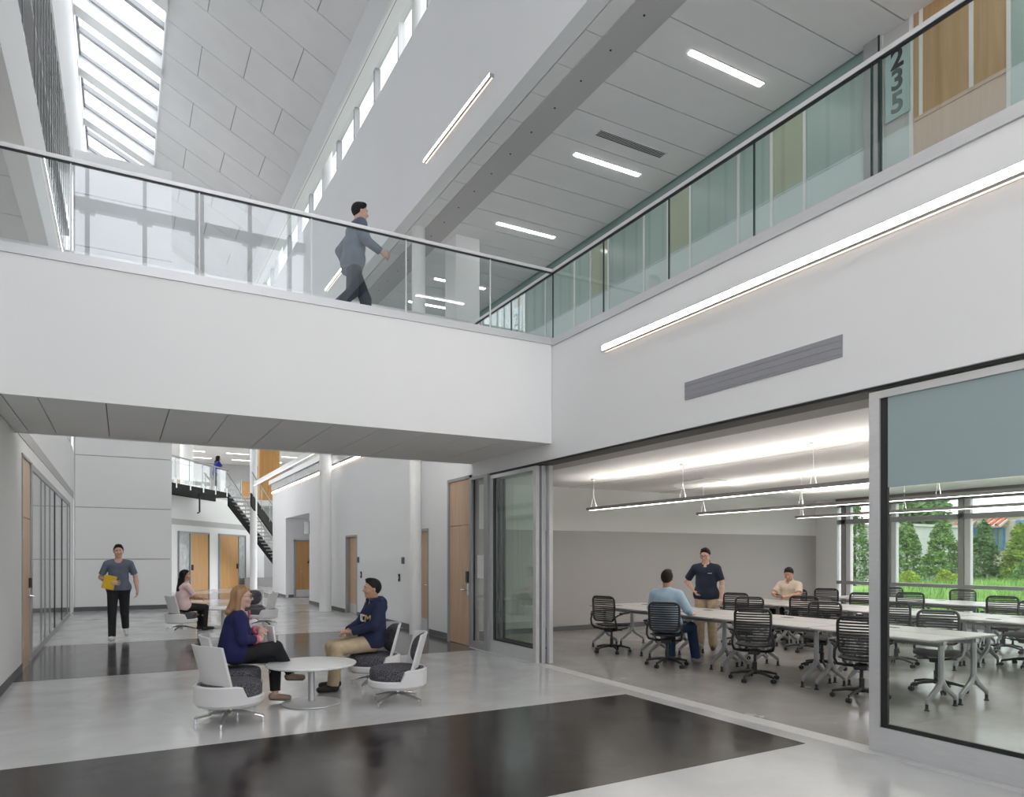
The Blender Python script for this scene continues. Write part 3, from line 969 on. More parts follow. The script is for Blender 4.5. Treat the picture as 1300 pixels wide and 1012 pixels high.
lr = thing('landing_railing', 'glass and steel railing along the far landing edge', 'railing', P(-4, 1.45, 4.5), math.atan2(dv.y, dv.x))
for k in range(5):
    MB().box(0.02 + 1.06 * k, 1.04 + 1.06 * k, -0.008, 0.008, 0.0, 1.0).build('glass_panel', gl_clear, lr)
    MB().box(1.0 + 1.06 * k, 1.1 + 1.06 * k, -0.05, 0.03, -0.18, 0.2).build('clamp', alu, lr)
    MB().tube([(1.05 + 1.06 * k, 0, 0), (1.05 + 1.06 * k, 0, 1.05)], 0.02, 6).build('post', leg_metal, lr)
m = MB(); m.tube([(0, 0, 1.07), (5.4, 0, 1.07)], 0.028); m.tube([(0, 0.03, 0.85), (5.4, 0.03, 0.85)], 0.016)
m.build('handrail', leg_metal, lr, True)
MB().tube([P(-0.6, 1.2, 4.28), P(-0.6, 1.2, 3.5), P(-0.75, 1.2, 3.45)], 0.035, 8).build('drain_pipe', black, label='thin black pipe hanging under the far landing', cat='pipe')

# white beam with a light line running from the far column along the gallery edge
lb = MB().box(5.33, 5.43, 14.0, 34.6, 4.86, 5.03).build('trim_6', white, kind='structure')
MB().box(5.325, 5.36, 14.0, 34.6, 4.85, 4.86).build('diffuser', mat('thin_led_line', (0.9, 0.9, 0.9), 0.5, emit=(1, 0.96, 0.9), estr=1.5), lb)
# ------------------------------------------------------------------ light fixtures, vents, signs
slot_mat = mat('warm_downlight_slot', (0.9, 0.9, 0.9), 0.5, emit=(1.0, 0.80, 0.64), estr=1.2)
def led_strip(label, x, y0, y1, z, side=-1, group='linear wall lights', h=0.065, dep=0.075, name='wall_light', em=None):
    t = thing(name, label, 'light', (x, (y0 + y1) / 2, z), 0, group)
    L = (y1 - y0) / 2
    hs = MB(); hs.box(side * dep, 0, -L, L, -h / 2 - 0.010, -h / 2); hs.box(side * dep * 0.97, 0, -L, L, h / 2, h / 2 + 0.006)
    hs.box(side * dep, 0, -L - 0.012, -L, -h / 2 - 0.010, h / 2); hs.box(side * dep, 0, L, L + 0.012, -h / 2 - 0.010, h / 2)
    hs.box(side * 0.01, 0, -L, L, -h / 2, h / 2)
    hs.build('housing', mat('fixture_grey', (0.42, 0.41, 0.41), 0.5, metal=0.3), t)
    MB().box(side * dep, side * dep * 0.8, -L, L, -h / 2, h / 2).build('diffuser', em or led_mat, t)
    MB().box(side * 0.012, side * dep * 0.5, -L, L, -h / 2 - 0.012, -h / 2 - 0.010).build('downlight_slot', slot_mat, t)
    return t


led_strip('long glowing line light on the white wall over the classroom opening', XR, -5.5, 7.2, 4.21)
led_strip('line light on the far hall wall above the doors, beyond the bridge', XW, 12.0, 30.4, 4.21, em=led_soft)
led_strip('short line light high on the upper white wall, the one in view above the gallery', XR, 10.3, 13.2, 9.5, h=0.05)
led_strip('added line light high on the upper wall over the far gallery', XR, 18.0, 21.0, 9.5, h=0.05)  # repeat of the strip in view, added to brighten the hall
led_strip('added line light high on the upper wall nearest the camera', XR, 2.3, 5.2, 9.5, h=0.05)  # added out of frame to lift the light on the walls
led_strip('added line light on the left wall under the bridge level behind the camera', XL, -5.5, 5.0, 4.2, side=1)  # unseen strip added to fill the near hall with light
led_strip('added line light high on the left fascia', XL, -5.5, 6.0, 8.3, side=1)  # out of view, added as extra light for the atrium

rb_ = led_strip('added unseen line light on the rear face of the white bridge', 0, -3.1, 3.1, 0, em=led_fill)  # unseen strip added to light the tower and the far floor
rb_.location = (2.1, 11.12, 4.15); rb_.rotation_euler = (0, 0, -PI / 2)
led_strip('added line light on the inner wall of the left gallery', -6.0, 2.0, 22.5, 6.9, side=1)  # lamp added inside the gallery to raise the fill light
led_strip('added hidden line light high on the right upper wall past the bridge', XR, 24.0, 34.0, 9.5)  # hidden behind the bridge, added to brighten the far hall
troff = None
spots = [(7.93, 7.68), (7.93, 10.64), (7.93, 13.67), (7.93, 17.2), (7.93, 19.1), (7.93, 4.7), (7.93, 1.7), (7.93, -1.5), (7.93, 22.6), (7.93, 25.6), (7.93, 28.6)]
words = ['second line of light over the gallery ceiling, nearest the number sign', 'gallery ceiling light beside the black slotted vent', 'gallery ceiling light seen above the bridge handrail corner',
         'gallery ceiling light peeping past the square column, upper one', 'gallery ceiling light peeping past the square column, lower one',
         'gallery ceiling light above the frame edge', 'gallery ceiling light nearer the camera', 'gallery ceiling light behind the camera',
         'far gallery ceiling light, first past the square column', 'far gallery ceiling light, second past the square column', 'far gallery ceiling light, last of its row']
for (x, y), w in zip(spots, words):
    if troff is None:
        t = thing('ceiling_light', w, 'light', (x, y, C2), 0, 'gallery ceiling lights')
        MB().box(-0.73, 0.73, -0.05, 0.05, -0.012, 0.01).build('diffuser', trof_mat, t)
        m = MB(); m.box(-0.745, 0.745, -0.062, -0.05, -0.006, 0.01); m.box(-0.745, 0.745, 0.05, 0.062, -0.006, 0.01)
        m.build('trim', ceil_gap, t)
        troff = t
    else:
        copy_tree(troff, (x, y, C2), 0, w)
k = 0
for y in (41.5, 44.5, 47.5, 50.5, 53.5, 57):
    for x in (1.5, 4.3, 7.2, 10.2):
        k += 1
        copy_tree(troff, (x + (0.8 if k % 8 > 3 else 0), y, C2), 0, 'far upper floor ceiling light, %s row, %s' % (['nearest', 'second', 'third', 'fourth', 'fifth', 'last'][int((k - 1) / 4)], ['left', 'centre left', 'centre right', 'right'][(k - 1) % 4]), 'far upper floor lights')
for y, w in ((13.5, 'nearest'), (16.5, 'second'), (19.5, 'third'), (22.0, 'farthest')):
    copy_tree(troff, (-2.9, y, 3.19), PI / 2, '%s added ceiling light in the room behind the left glass partition' % w, 'added left room lights')  # lamps added to brighten the room behind the left panes
v = thing('slotted_vent', 'black slotted air vent in the gallery ceiling', 'vent', (7.9, 9.91, C2))
m = MB(); m.box(-0.74, 0.74, -0.10, -0.085, -0.012, 0.005); m.box(-0.74, 0.74, 0.085, 0.10, -0.012, 0.005); m.box(-0.74, -0.725, -0.1, 0.1, -0.012, 0.005); m.box(0.725, 0.74, -0.1, 0.1, -0.012, 0.005)
m.build('frame', ceil_panel, v)
MB().box(-0.725, 0.725, -0.085, 0.085, -0.002, 0.006).build('backing', vent_black, v)
for q in range(4):
    MB().box(-0.725, 0.725, -0.055 + 0.034 * q, -0.048 + 0.034 * q, -0.006, -0.002).build('slat', ceil_panel, v)

g = thing('wall_grille', 'long grey perforated grille in the white wall under the line light', 'vent', (XR - 0.004, 4.83, 3.385))
MB().box(-0.006, 0.01, -0.955, 0.955, -0.095, 0.095).build('screen', vent_grey, g)
for q in range(3):
    MB().box(-0.010, -0.006, -0.955, 0.955, -0.07 + 0.06 * q, -0.06 + 0.06 * q).build('blade', vent_grey, g)

# card readers and switches by the far doors
for (y, z, w, h, m_, l) in ((18.36, 1.5, 0.13, 0.15, base_grey, 'grey wall plate left pair, above, beside the second far door'), (18.1, 1.11, 0.07, 0.17, black_plastic, 'black card reader beside the second far door'),
                            (14.95, 1.5, 0.13, 0.15, base_grey, 'grey wall plate beside the round white column'), (15.2, 1.11, 0.07, 0.17, black_plastic, 'black card reader left of the round white column'),):
    t = thing('card_reader', l, 'card reader', (XW, y, z), 0, 'devices on the far wall')
    MB().rbox(-0.03, 0, -w / 2, w / 2, -h / 2, h / 2, 0.008).build('body', m_, t)
    MB().rbox(-0.034, -0.03, -w / 4, w / 4, -h / 6, h / 6, 0.002).build('window', black if m_ is base_grey else alu, t)
t = thing('hanging_sign', 'small white bracket sign beside the recess in the far wall', 'sign', (XW, 24.0, 2.55))
MB().rbox(-0.16, -0.02, -0.03, 0.03, -0.2, 0.2, 0.01).build('blade', white, t)
MB().box(-0.02, 0, -0.03, 0.03, -0.21, 0.21).build('mount', frame_grey, t)


def text_mesh(body, size, m, ext=0.004, off=0.0):
    c = bpy.data.curves.new('lettering', 'FONT')
    c.body = body; c.offset = off; c.size = size; c.extrude = ext; c.align_x = 'CENTER'; c.align_y = 'CENTER'
    o = bpy.data.objects.new('lettering', c)
    COL.objects.link(o)
    dg = bpy.context.evaluated_depsgraph_get()
    me = bpy.data.meshes.new_from_object(o.evaluated_get(dg))
    bpy.data.objects.remove(o)
    bpy.data.curves.remove(c)
    me.materials.clear(); me.materials.append(m)
    return me


sg = thing('number_sign', 'tall pale teal glass sign with the digits 2 3 5 beside the timber door', 'sign', (XC - 0.035, 5.905, 8.13))
MB().rbox(0, 0.012, -0.175, 0.175, -0.51, 0.52, 0.004).build('plate', mat('sign_plate_teal', (0.42, 0.56, 0.55), 0.3, var=0.02), sg)
ink = mat('sign_ink_black', (0.01, 0.01, 0.012), 0.5)
ink2 = mat('sign_ink_glass_veil', (0.17, 0.21, 0.21), 0.5)  # digits greyed in the ink to imitate the glass in front of them
ink3 = mat('sign_ink_faint_glass_veil', (0.07, 0.085, 0.085), 0.5)
for ch, z, m_ in (('2', 0.29, ink), ('3', 0.0, ink3), ('5', -0.315, ink2)):
    o = link('digit', text_mesh(ch, 0.38, m_, off=0.009), sg)
    o.rotation_euler = (PI / 2, 0, -PI / 2)
    o.location = (-0.004, 0.0, z)
sg2 = thing('small_number_sign', 'slim teal sign with dark digits far along the gallery, seen through the bridge guard', 'sign', (XC - 0.035, 16.6, 6.9))
MB().rbox(0, 0.012, -0.3, 0.3, -0.5, 1.4, 0.004).build('plate', MATS['sign_plate_teal'], sg2)
for ch, z in (('2', 1.05), ('4', 0.6)):
    o = link('digit', text_mesh(ch, 0.5, ink), sg2); o.rotation_euler = (PI / 2, 0, -PI / 2); o.location = (-0.004, 0.0, z)


# ------------------------------------------------------------------ classroom pendants
def pendant(label, x, y0, y1, z):
    t = thing('pendant_light', label, 'light', (x, y1, z), 0, 'classroom pendant lights')
    L = y1 - y0
    m = MB(); m.box(-0.075, -0.06, -L, 0, -0.028, 0.028); m.box(0.06, 0.075, -L, 0, -0.028, 0.028); m.box(-0.075, 0.075, 0, 0.02, -0.028, 0.028); m.box(-0.075, 0.075, -L - 0.02, -L, -0.028, 0.028)
    m.build('housing', mat('pendant_grey', (0.33, 0.32, 0.31), 0.45, metal=0.2), t)
    n = int(L / 2.4)
    for k in range(n):
        MB().box(-0.06, 0.06, -L / n * (k + 1) + 0.02, -L / n * k - 0.02, -0.026, -0.018).build('diffuser', pend_mat, t)
        MB().box(-0.06, 0.06, -L / n * (k + 1) + 0.02, -L / n * k - 0.02, 0.008, 0.014).build('uplight', uplight_mat, t)
    for k in range(n + 1):
        y = -min(L - 0.1, 0.12 + L / n * k)
        c = MB()
        c.tube([(0, y, 0.24), (0, y, 3.07 - z)], 0.004, 5)
        for sx in (-0.065, 0.065):
            c.tube([(sx, y, 0.028), (0, y, 0.26)], 0.003, 5)
        c.lathe([(0, 0.0), (0.05, 0.0), (0.05, -0.02), (0, -0.02)], 10, (0, y, 3.07 - z))
        c.build('suspension_cable', frame_white, t)
    return t


pendant('suspended line light nearest the hall in the classroom', 7.85, -3.5, 11.1, 2.5)
pendant('suspended line light down the middle of the classroom', 10.75, -3.5, 11.2, 2.5)
pendant('suspended line light nearest the classroom windows', 13.7, -3.5, 11.1, 2.5)


# ------------------------------------------------------------------ classroom tables
def make_table():
    t = thing('flip_top_table', '', 'table', (0, 0, 0), 0, 'classroom tables in rows')
    MB().rbox(-0.30, 0.30, -0.745, 0.745, 0.712, 0.74, 0.02).build('tabletop', table_grey, t)
    MB().rbox(-0.302, 0.302, -0.75, 0.75, 0.718, 0.734, 0.021).build('edge_band', mat('edge_band_grey', (0.30, 0.30, 0.30), 0.5), t)
    for sy in (-0.66, 0.66):
        l = MB()
        l.tube([(0, sy, 0.712), (0, sy, 0.26)], 0.032, 10, flat=(0.8, 1.15))
        l.tube([(0, sy, 0.30), (-0.06, sy, 0.22), (-0.25, sy, 0.10), (-0.255, sy, 0.07)], [0.03, 0.032, 0.022, 0.018], 8)
        l.tube([(0, sy, 0.30), (0.06, sy, 0.22), (0.25, sy, 0.10), (0.255, sy, 0.07)], [0.03, 0.032, 0.022, 0.018], 8)
        lo = l.build('leg', leg_metal, t, True)
        for sx in (-0.255, 0.255):
            MB().lathe([(0.0, 0), (0.028, 0), (0.026, 0.012), (0.016, 0.02), (0.016, 0.085), (0, 0.085)], 10, (sx, sy, 0)).build('foot', black_plastic, lo, True)
    b = MB(); b.tube([(0, -0.66, 0.66), (0, 0.66, 0.66)], 0.022, 8)
    b.box(-0.03, 0.03, -0.7, -0.6, 0.66, 0.712); b.box(-0.03, 0.03, 0.6, 0.7, 0.66, 0.712)
    b.build('crossbar', leg_metal, t, True)
    MB().rbox(-0.05, 0.05, 0.2, 0.36, 0.741, 0.744, 0.01).build('cable_hatch', base_grey, t)
    return t


tab0 = None
TX = {1: 7.82, 2: 10.7, 3: 13.55}
ordn = ['nearest the camera', 'second from the camera', 'third from the camera', 'farthest from the camera']
rown = {1: 'first', 2: 'second', 3: 'third'}
for r in (1, 2, 3):
    for side, off in (('hall side', -0.305), ('window side', 0.305)):
        for k in range(4):
            lab = 'grey classroom table, %s row, %s, %s' % (rown[r], side, ordn[k])
            loc = (TX[r] + off, 4.95 + 1.52 * k - (0.35 if r == 3 else 0), 0)
            if tab0 is None:
                tab0 = make_table(); tab0['label'] = lab; tab0.location = loc
            else:
                copy_tree(tab0, loc, 0, lab)


# ------------------------------------------------------------------ task chairs
def arc(c, r, a0, a1, n, f):
    return [f(c[0] + r * math.cos(a0 + (a1 - a0) * i / n), c[1] + r * math.sin(a0 + (a1 - a0) * i / n)) for i in range(n + 1)]


def make_task_chair():
    t = thing('task_chair', '', 'chair', (0, 0, 0), 0, 'black slatted task chairs')
    b = MB()
    b.lathe([(0, 0.085), (0.035, 0.085), (0.04, 0.10), (0.035, 0.14), (0, 0.14)], 12)
    for k in range(5):
        a = 2 * PI * k / 5 + 0.3
        c, s_ = math.cos(a), math.sin(a)
        b.tube([(0.02 * c, 0.02 * s_, 0.115), (0.16 * c, 0.16 * s_, 0.105), (0.30 * c, 0.30 * s_, 0.075)], [0.024, 0.02, 0.014], 6)
    b.build('base', black_plastic, t, True)
    for k in range(5):
        a = 2 * PI * k / 5 + 0.3
        c, s_ = math.cos(a), math.sin(a)
        w = MB()
        for q in (-1, 1):
            st_ = len(w.v)
            w.lathe([(0, -0.01), (0.026, -0.01), (0.029, 0), (0.026, 0.01), (0, 0.01)], 12)
            w.xform(Matrix.Translation((0.30 * c - q * 0.016 * s_, 0.30 * s_ + q * 0.016 * c, 0.029)) @ Matrix.Rotation(a, 4, 'Z') @ Matrix.Rotation(PI / 2, 4, 'X'), st_)
        w.tube([(0.30 * c, 0.30 * s_, 0.03), (0.30 * c, 0.30 * s_, 0.08)], 0.008, 6)
        w.build('caster', black_plastic, t, True)
    m = MB(); m.lathe([(0.028, 0.13), (0.028, 0.24), (0.018, 0.24), (0.018, 0.36)], 12)
    m.build('gas_column', black_plastic, t, True)
    m = MB(); m.rbox(-0.13, 0.10, -0.07, 0.07, 0.345, 0.40, 0.02)
    m.tube([(0.02, -0.07, 0.375), (0.02, -0.2, 0.37)], 0.008, 6)
    m.build('mechanism', black_plastic, t, True)
    # seat: a curved pad
    vs, fs = [], []
    NX, NY = 9, 9
    for side in (0, 1):
        for i in range(NX):
            for j in range(NY):
                u, v_ = i / (NX - 1) * 2 - 1, j / (NY - 1) * 2 - 1
                rx = 0.235 * (1 - 0.10 * v_ ** 4)
                ry = 0.235 * (1 - 0.14 * u ** 4)
                z = 0.452 + 0.018 * v_ * v_ - (0.03 * max(0, u - 0.3) ** 1.5) + 0.01 * max(0, -u) ** 2
                edge = max(abs(u), abs(v_)) ** 6
                z += (0.014 if side == 0 else -0.022) * (1 - edge * 0.8)
                vs.append((0.03 + u * rx, v_ * ry, z))
    for i in range(NX - 1):
        for j in range(NY - 1):
            a = i * NY + j
            fs.append((a, a + NY, a + NY + 1, a + 1)); a += NX * NY
            fs.append((a, a + 1, a + NY + 1, a + NY))
    o_ = NX * NY
    for i in range(NX - 1):
        for j in (0, NY - 1):
            a, b_ = i * NY + j, (i + 1) * NY + j
            fs.append((a, b_, b_ + o_, a + o_) if j else (b_, a, a + o_, b_ + o_))
    for j in range(NY - 1):
        for i in (0, NX - 1):
            a, b_ = i * NY + j, i * NY + j + 1
            fs.append((b_, a, a + o_, b_ + o_) if i else (a, b_, b_ + o_, a + o_))
    MB().add(vs, fs).build('seat', charcoal, t, True)
    # side frames sweeping from the backrest down under the seat
    fr_ = MB()
    for sy in (-1, 1):
        fr_.tube([(-0.235, sy * 0.215, 0.66), (-0.24, sy * 0.245, 0.56), (-0.225, sy * 0.25, 0.48), (-0.17, sy * 0.235, 0.415), (-0.08, sy * 0.16, 0.385), (0.0, sy * 0.06, 0.375)], 0.016, 7)
        fr_.tube([(0.22, sy * 0.17, 0.44), (0.14, sy * 0.21, 0.405), (0.0, sy * 0.15, 0.385), (-0.02, sy * 0.05, 0.38)], 0.011, 7)
    fr_.build('frame', black_plastic, t, True)
    # backrest: rounded frame, curved slats

    def bx(y, z):   # curved back surface
        return -0.245 - 0.10 * max(0, (z - 0.62)) ** 1.4 + 0.9 * y * y * 0.75 + 0.25 * max(0, 0.60 - z) ** 1.2

    H0, H1, W = 0.54, 0.93, 0.215
    loop = []
    rc = 0.07
    for (cy, cz, a0) in ((W - rc, H1 - rc, 0), (-W + rc, H1 - rc, PI / 2)):
        loop += [(cy + rc * math.cos(a0 + PI / 2 * q / 5), cz + rc * math.sin(a0 + PI / 2 * q / 5)) for q in range(6)]
    loop += [(-W, 0.75), (-W * 0.96, 0.62)]
    rc = 0.05
    W2 = W * 0.93
    for (cy, cz, a0) in ((-W2 + rc, H0 + rc, PI), (W2 - rc, H0 + rc, 1.5 * PI)):
        loop += [(cy + rc * math.cos(a0 + PI / 2 * q / 4), cz + rc * math.sin(a0 + PI / 2 * q / 4)) for q in range(5)]
    loop += [(W * 0.96, 0.62), (W, 0.75)]
    path = [(bx(y, z), y, z) for y, z in loop]
    path.append(path[0])
    MB().tube(path, 0.017, 7, caps=False).build('backrest_frame', black_plastic, t, True)
    sl_ = MB()
    ns = 11
    for k in range(ns):
        z = 0.575 + (0.90 - 0.575) * k / (ns - 1)
        hh = 0.0105
        w_ = W - 0.012 - (0.02 if z < 0.6 else 0) - (0.03 if z > 0.885 else 0)
        vs, fs = [], []
        for q in range(9):
            y = -w_ + 2 * w_ * q / 8
            for dx, dz in ((0.004, -hh), (0.004, hh), (-0.004, hh), (-0.004, -hh)):
                vs.append((bx(y, z) + dx, y, z + dz))
        for q in range(8):
            for e in range(4):
                fs.append((q * 4 + e, q * 4 + (e + 1) % 4, q * 4 + 4 + (e + 1) % 4, q * 4 + 4 + e))
        sl_.add(vs, fs)
    # solid lumbar skin at the bottom
    sl_.build('slats', black_plastic, t, kind='stuff')
    for sy in (-1, 1):
        a = MB()
        a.tube([(-0.235, sy * 0.235, 0.60), (-0.20, sy * 0.275, 0.635), (-0.10, sy * 0.285, 0.65)], [0.014, 0.014, 0.012], 7)
        ao = a.build('armrest', black_plastic, t, True)
        p = MB(); p.rbox(-0.17, 0.09, sy * 0.285 - 0.035, sy * 0.285 + 0.035, 0.65, 0.678, 0.03, 4)
        p.build('arm_pad', black_plastic, ao, True)
    return t


ch0 = None
chairs = [
    (7.12, 9.45, 0.30, 'black slatted task chair at the far left end of the first table row'),
    (6.92, 7.86, 0.66, 'task chair the man in the light blue shirt sits on'),
    (7.12, 6.42, 0.62, 'empty black task chair, back to us, third along the first table row'),
    (7.20, 4.98, 0.5, 'black task chair, back to us, beside the aluminium post of the glass panel'),
    (8.45, 4.88, PI + 0.45, 'task chair behind the end glass panel, at the first row\'s far side'),
    (8.66, 6.60, PI + 0.5, 'grey-lit task chair facing us across the first table row, centre of the opening'),
    (8.66, 7.98, PI + 0.55, 'task chair on the first row\'s far side, right of the standing man'),
    (9.80, 9.2, 0.5, 'black task chair behind the standing man at the second table row'),
    (10.0, 7.95, 0.6, 'black task chair, back to us, before the man in the cream shirt'),
    (9.9, 6.3, 0.4, 'black task chair at the second row seen through the end glass panel, left one'),
    (11.45, 7.95, PI + 0.4, 'task chair facing us at the second row, right of the man in cream'),
    (11.42, 9.42, PI + 0.2, 'task chair the man in the cream shirt sits on'),
    (12.70, 9.55, 0.55, 'black task chair at the third row left of the first window post'),
    (14.1, 9.1, PI + 0.5, 'task chair by the window behind the aluminium post'),
    (12.7, 7.8, 0.5, 'black task chair with its back to us before the left garden window'),
    (14.25, 7.75, PI + 0.4, 'black task chair facing us right in front of the grass window'),
    (12.88, 6.33, 0.4, 'black task chair with its back to us at the right edge before the window'),
    (14.3, 6.0, PI, 'task chair by the window at the far right edge'),
    (11.4, 5.3, PI, 'task chair at the second row beyond the right edge'),
]
for (x, y, rz, lab) in chairs:
    if ch0 is None:
        ch0 = make_task_chair(); ch0.location = (x, y, 0.002); ch0.rotation_euler = (0, 0, rz); ch0['label'] = lab
    else:
        copy_tree(ch0, (x, y, 0.002), rz, lab)


# ------------------------------------------------------------------ lounge chairs and tables
def make_lounge():
    t = thing('swivel_lounge_chair', '', 'chair', (0, 0, 0), 0, 'white swivel lounge chairs')
    # drum: low tray all round, taller behind
    sh = MB()
    N = 40
    vs, fs = [], []
    for k in range(N):
        a = 2 * PI * k / N
        c, s_ = math.cos(a), math.sin(a)
        u = -c   # 1 at the back
        hgt = 0.275 + 0.115 * min(1, max(0, (u - 0.05) / 0.12))
        ro, ri = 0.315, 0.285
        for r, z in ((0.16, 0.175), (ro - 0.03, 0.185), (ro, 0.215), (ro + 0.004, hgt - 0.012), (ro - 0.01, hgt), (ri, hgt), (ri - 0.005, 0.26), (0.1, 0.25)):
            vs.append((r * c, r * s_, z))
    L = 8
    for k in range(N):
        k2 = (k + 1) % N
        for j in range(L - 1):
            fs.append((k * L + j, k2 * L + j, k2 * L + j + 1, k * L + j + 1))
    fs.append(tuple(k * L for k in range(N - 1, -1, -1)))
    fs.append(tuple(k * L + L - 1 for k in range(N)))
    sh.add(vs, fs)
    sh.build('shell', shell_white, t, True)
    cu = MB()
    cu.lathe([(0.0, 0.25), (0.26, 0.25), (0.278, 0.265), (0.28, 0.36), (0.265, 0.395), (0.2, 0.41), (0.0, 0.415)], 36, (0.02, 0, 0))
    cu.build('seat_cushion', upholstery, t, True)
    # back slab: curved, flaring upward
    bs = MB()
    NY, NZ = 13, 8
    vs, fs = [], []
    def bpt(v_, w_, off):
        half = 0.235 + 0.02 * w_
        y = v_ * half
        x = -0.17 - 0.135 * w_ + 0.09 * v_ * v_ - off
        z = 0.27 + 0.50 * w_ - 0.012 * (v_ ** 4) * w_
        return (x, y, z)
    for off in (0.0, 0.022):
        for i in range(NY):
            for j in range(NZ):
                vs.append(bpt(i / (NY - 1) * 2 - 1, j / (NZ - 1), off))
    o_ = NY * NZ
    for i in range(NY - 1):
        for j in range(NZ - 1):
            a = i * NZ + j
            fs.append((a, a + NZ, a + NZ + 1, a + 1)); a += o_
            fs.append((a, a + 1, a + NZ + 1, a + NZ))
    for i in range(NY - 1):
        for j in (0, NZ - 1):
            a, b_ = i * NZ + j, (i + 1) * NZ + j
            fs.append((a, a + o_, b_ + o_, b_) if j == 0 else (b_, b_ + o_, a + o_, a))
    for j in range(NZ - 1):
        for i in (0, NY - 1):
            a, b_ = i * NZ + j, i * NZ + j + 1
            fs.append((b_, b_ + o_, a + o_, a) if i == 0 else (a, a + o_, b_ + o_, b_))
    bs.add(vs, fs)
    bs.build('back_shell', shell_white, t, True)
    # oval back cushion
    bc = MB()
    vs, fs = [], []
    M_, R_ = 24, 5
    for r in range(R_ + 1):
        for k in range(M_):
            a = 2 * PI * k / M_
            q = r / R_
            e = 2.6
            cc, ss = math.cos(a), math.sin(a)
            vv = math.copysign(abs(cc) ** (2 / e), cc) * q * 0.86
            wv = 0.62 + math.copysign(abs(ss) ** (2 / e), ss) * q * 0.35
            th_ = 0.055 * math.sqrt(max(0, 1 - q ** 4))
            x, y, z = bpt(vv, wv, 0)
            vs.append((x + th_ * 0.96, y, z + th_ * 0.26))
    for r in range(R_):
        for k in range(M_):
            a, b_ = r * M_ + k, r * M_ + (k + 1) % M_
            fs.append((a, a + M_, b_ + M_, b_))
    bc.add(vs, fs)
    bc.build('back_cushion', upholstery, t, True)
    m = MB(); m.lathe([(0.028, 0.09), (0.028, 0.18)], 14); m.lathe([(0, 0.05), (0.02, 0.05), (0.034, 0.075), (0.034, 0.13), (0, 0.13)], 14)
    m.build('column', chrome, t, True)
    for k in range(4):
        a = PI / 4 + PI / 2 * k
        c, s_ = math.cos(a), math.sin(a)
        l = MB()
        l.tube([(0.02 * c, 0.02 * s_, 0.115), (0.12 * c, 0.12 * s_, 0.105), (0.29 * c, 0.29 * s_, 0.062), (0.315 * c, 0.315 * s_, 0.05)], [0.022, 0.020, 0.016, 0.015], 8, flat=(1.2, 0.9))
        l.tube([(0.31 * c, 0.31 * s_, 0.055), (0.31 * c, 0.31 * s_, 0.0)], 0.014, 8)
        l.build('leg', chrome, t, True)
    return t


lc0 = None
lounge = [
    (0.90, 7.22, 0.42, 'empty white swivel chair seen from behind, left of the round table'),
    (1.02, 8.02, -0.08, 'white swivel chair under the woman in the blue cardigan'),
    (2.72, 8.42, PI + 0.0, 'white swivel chair under the young man in the navy hoodie'),
    (2.62, 7.31, PI - 0.24, 'empty white swivel chair with charcoal cushions right of the round table'),
    (1.10, 16.45, 0.30, 'white swivel chair of the long-haired woman in the background'),
    (2.83, 16.85, PI - 0.5, 'empty white swivel chair right of the background table'),
    (2.75, 18.1, -PI / 2 - 0.35, 'white swivel chair with a dark back cushion behind the background table'),
]
for (x, y, rz, lab) in lounge:
    if lc0 is None:
        lc0 = make_lounge(); lc0.location = (x, y, 0.002); lc0.rotation_euler = (0, 0, rz); lc0['label'] = lab
    else:
        copy_tree(lc0, (x, y, 0.002), rz, lab)


def lounge_table(label, x, y):
    t = thing('round_pedestal_table', label, 'table', (x, y, 0.002), 0, 'round lounge tables')
    m = MB(); m.lathe([(0, 0.412), (0.455, 0.412), (0.472, 0.42), (0.476, 0.43), (0.472, 0.44), (0.46, 0.442), (0, 0.442)], 56)
    m.build('tabletop', table_white, t, True)
    m = MB(); m.lathe([(0.036, 0.02), (0.036, 0.412)], 20); m.build('column', alu, t, True)
    m = MB(); m.lathe([(0, 0.0), (0.31, 0.0), (0.315, 0.005), (0.312, 0.012), (0.29, 0.018), (0.06, 0.03), (0, 0.03)], 48)
    m.build('base_plate', alu, t, True)


lounge_table('white round pedestal table between the seated woman and the young man', 1.80, 7.75)
lounge_table('white round pedestal table in the background beyond the seated woman', 1.98, 17.0)
# ------------------------------------------------------------------ people: one continuous body surface each, clothes as children
def nrm(v):
    v = np.asarray(v, float); return v / (np.linalg.norm(v) + 1e-9)


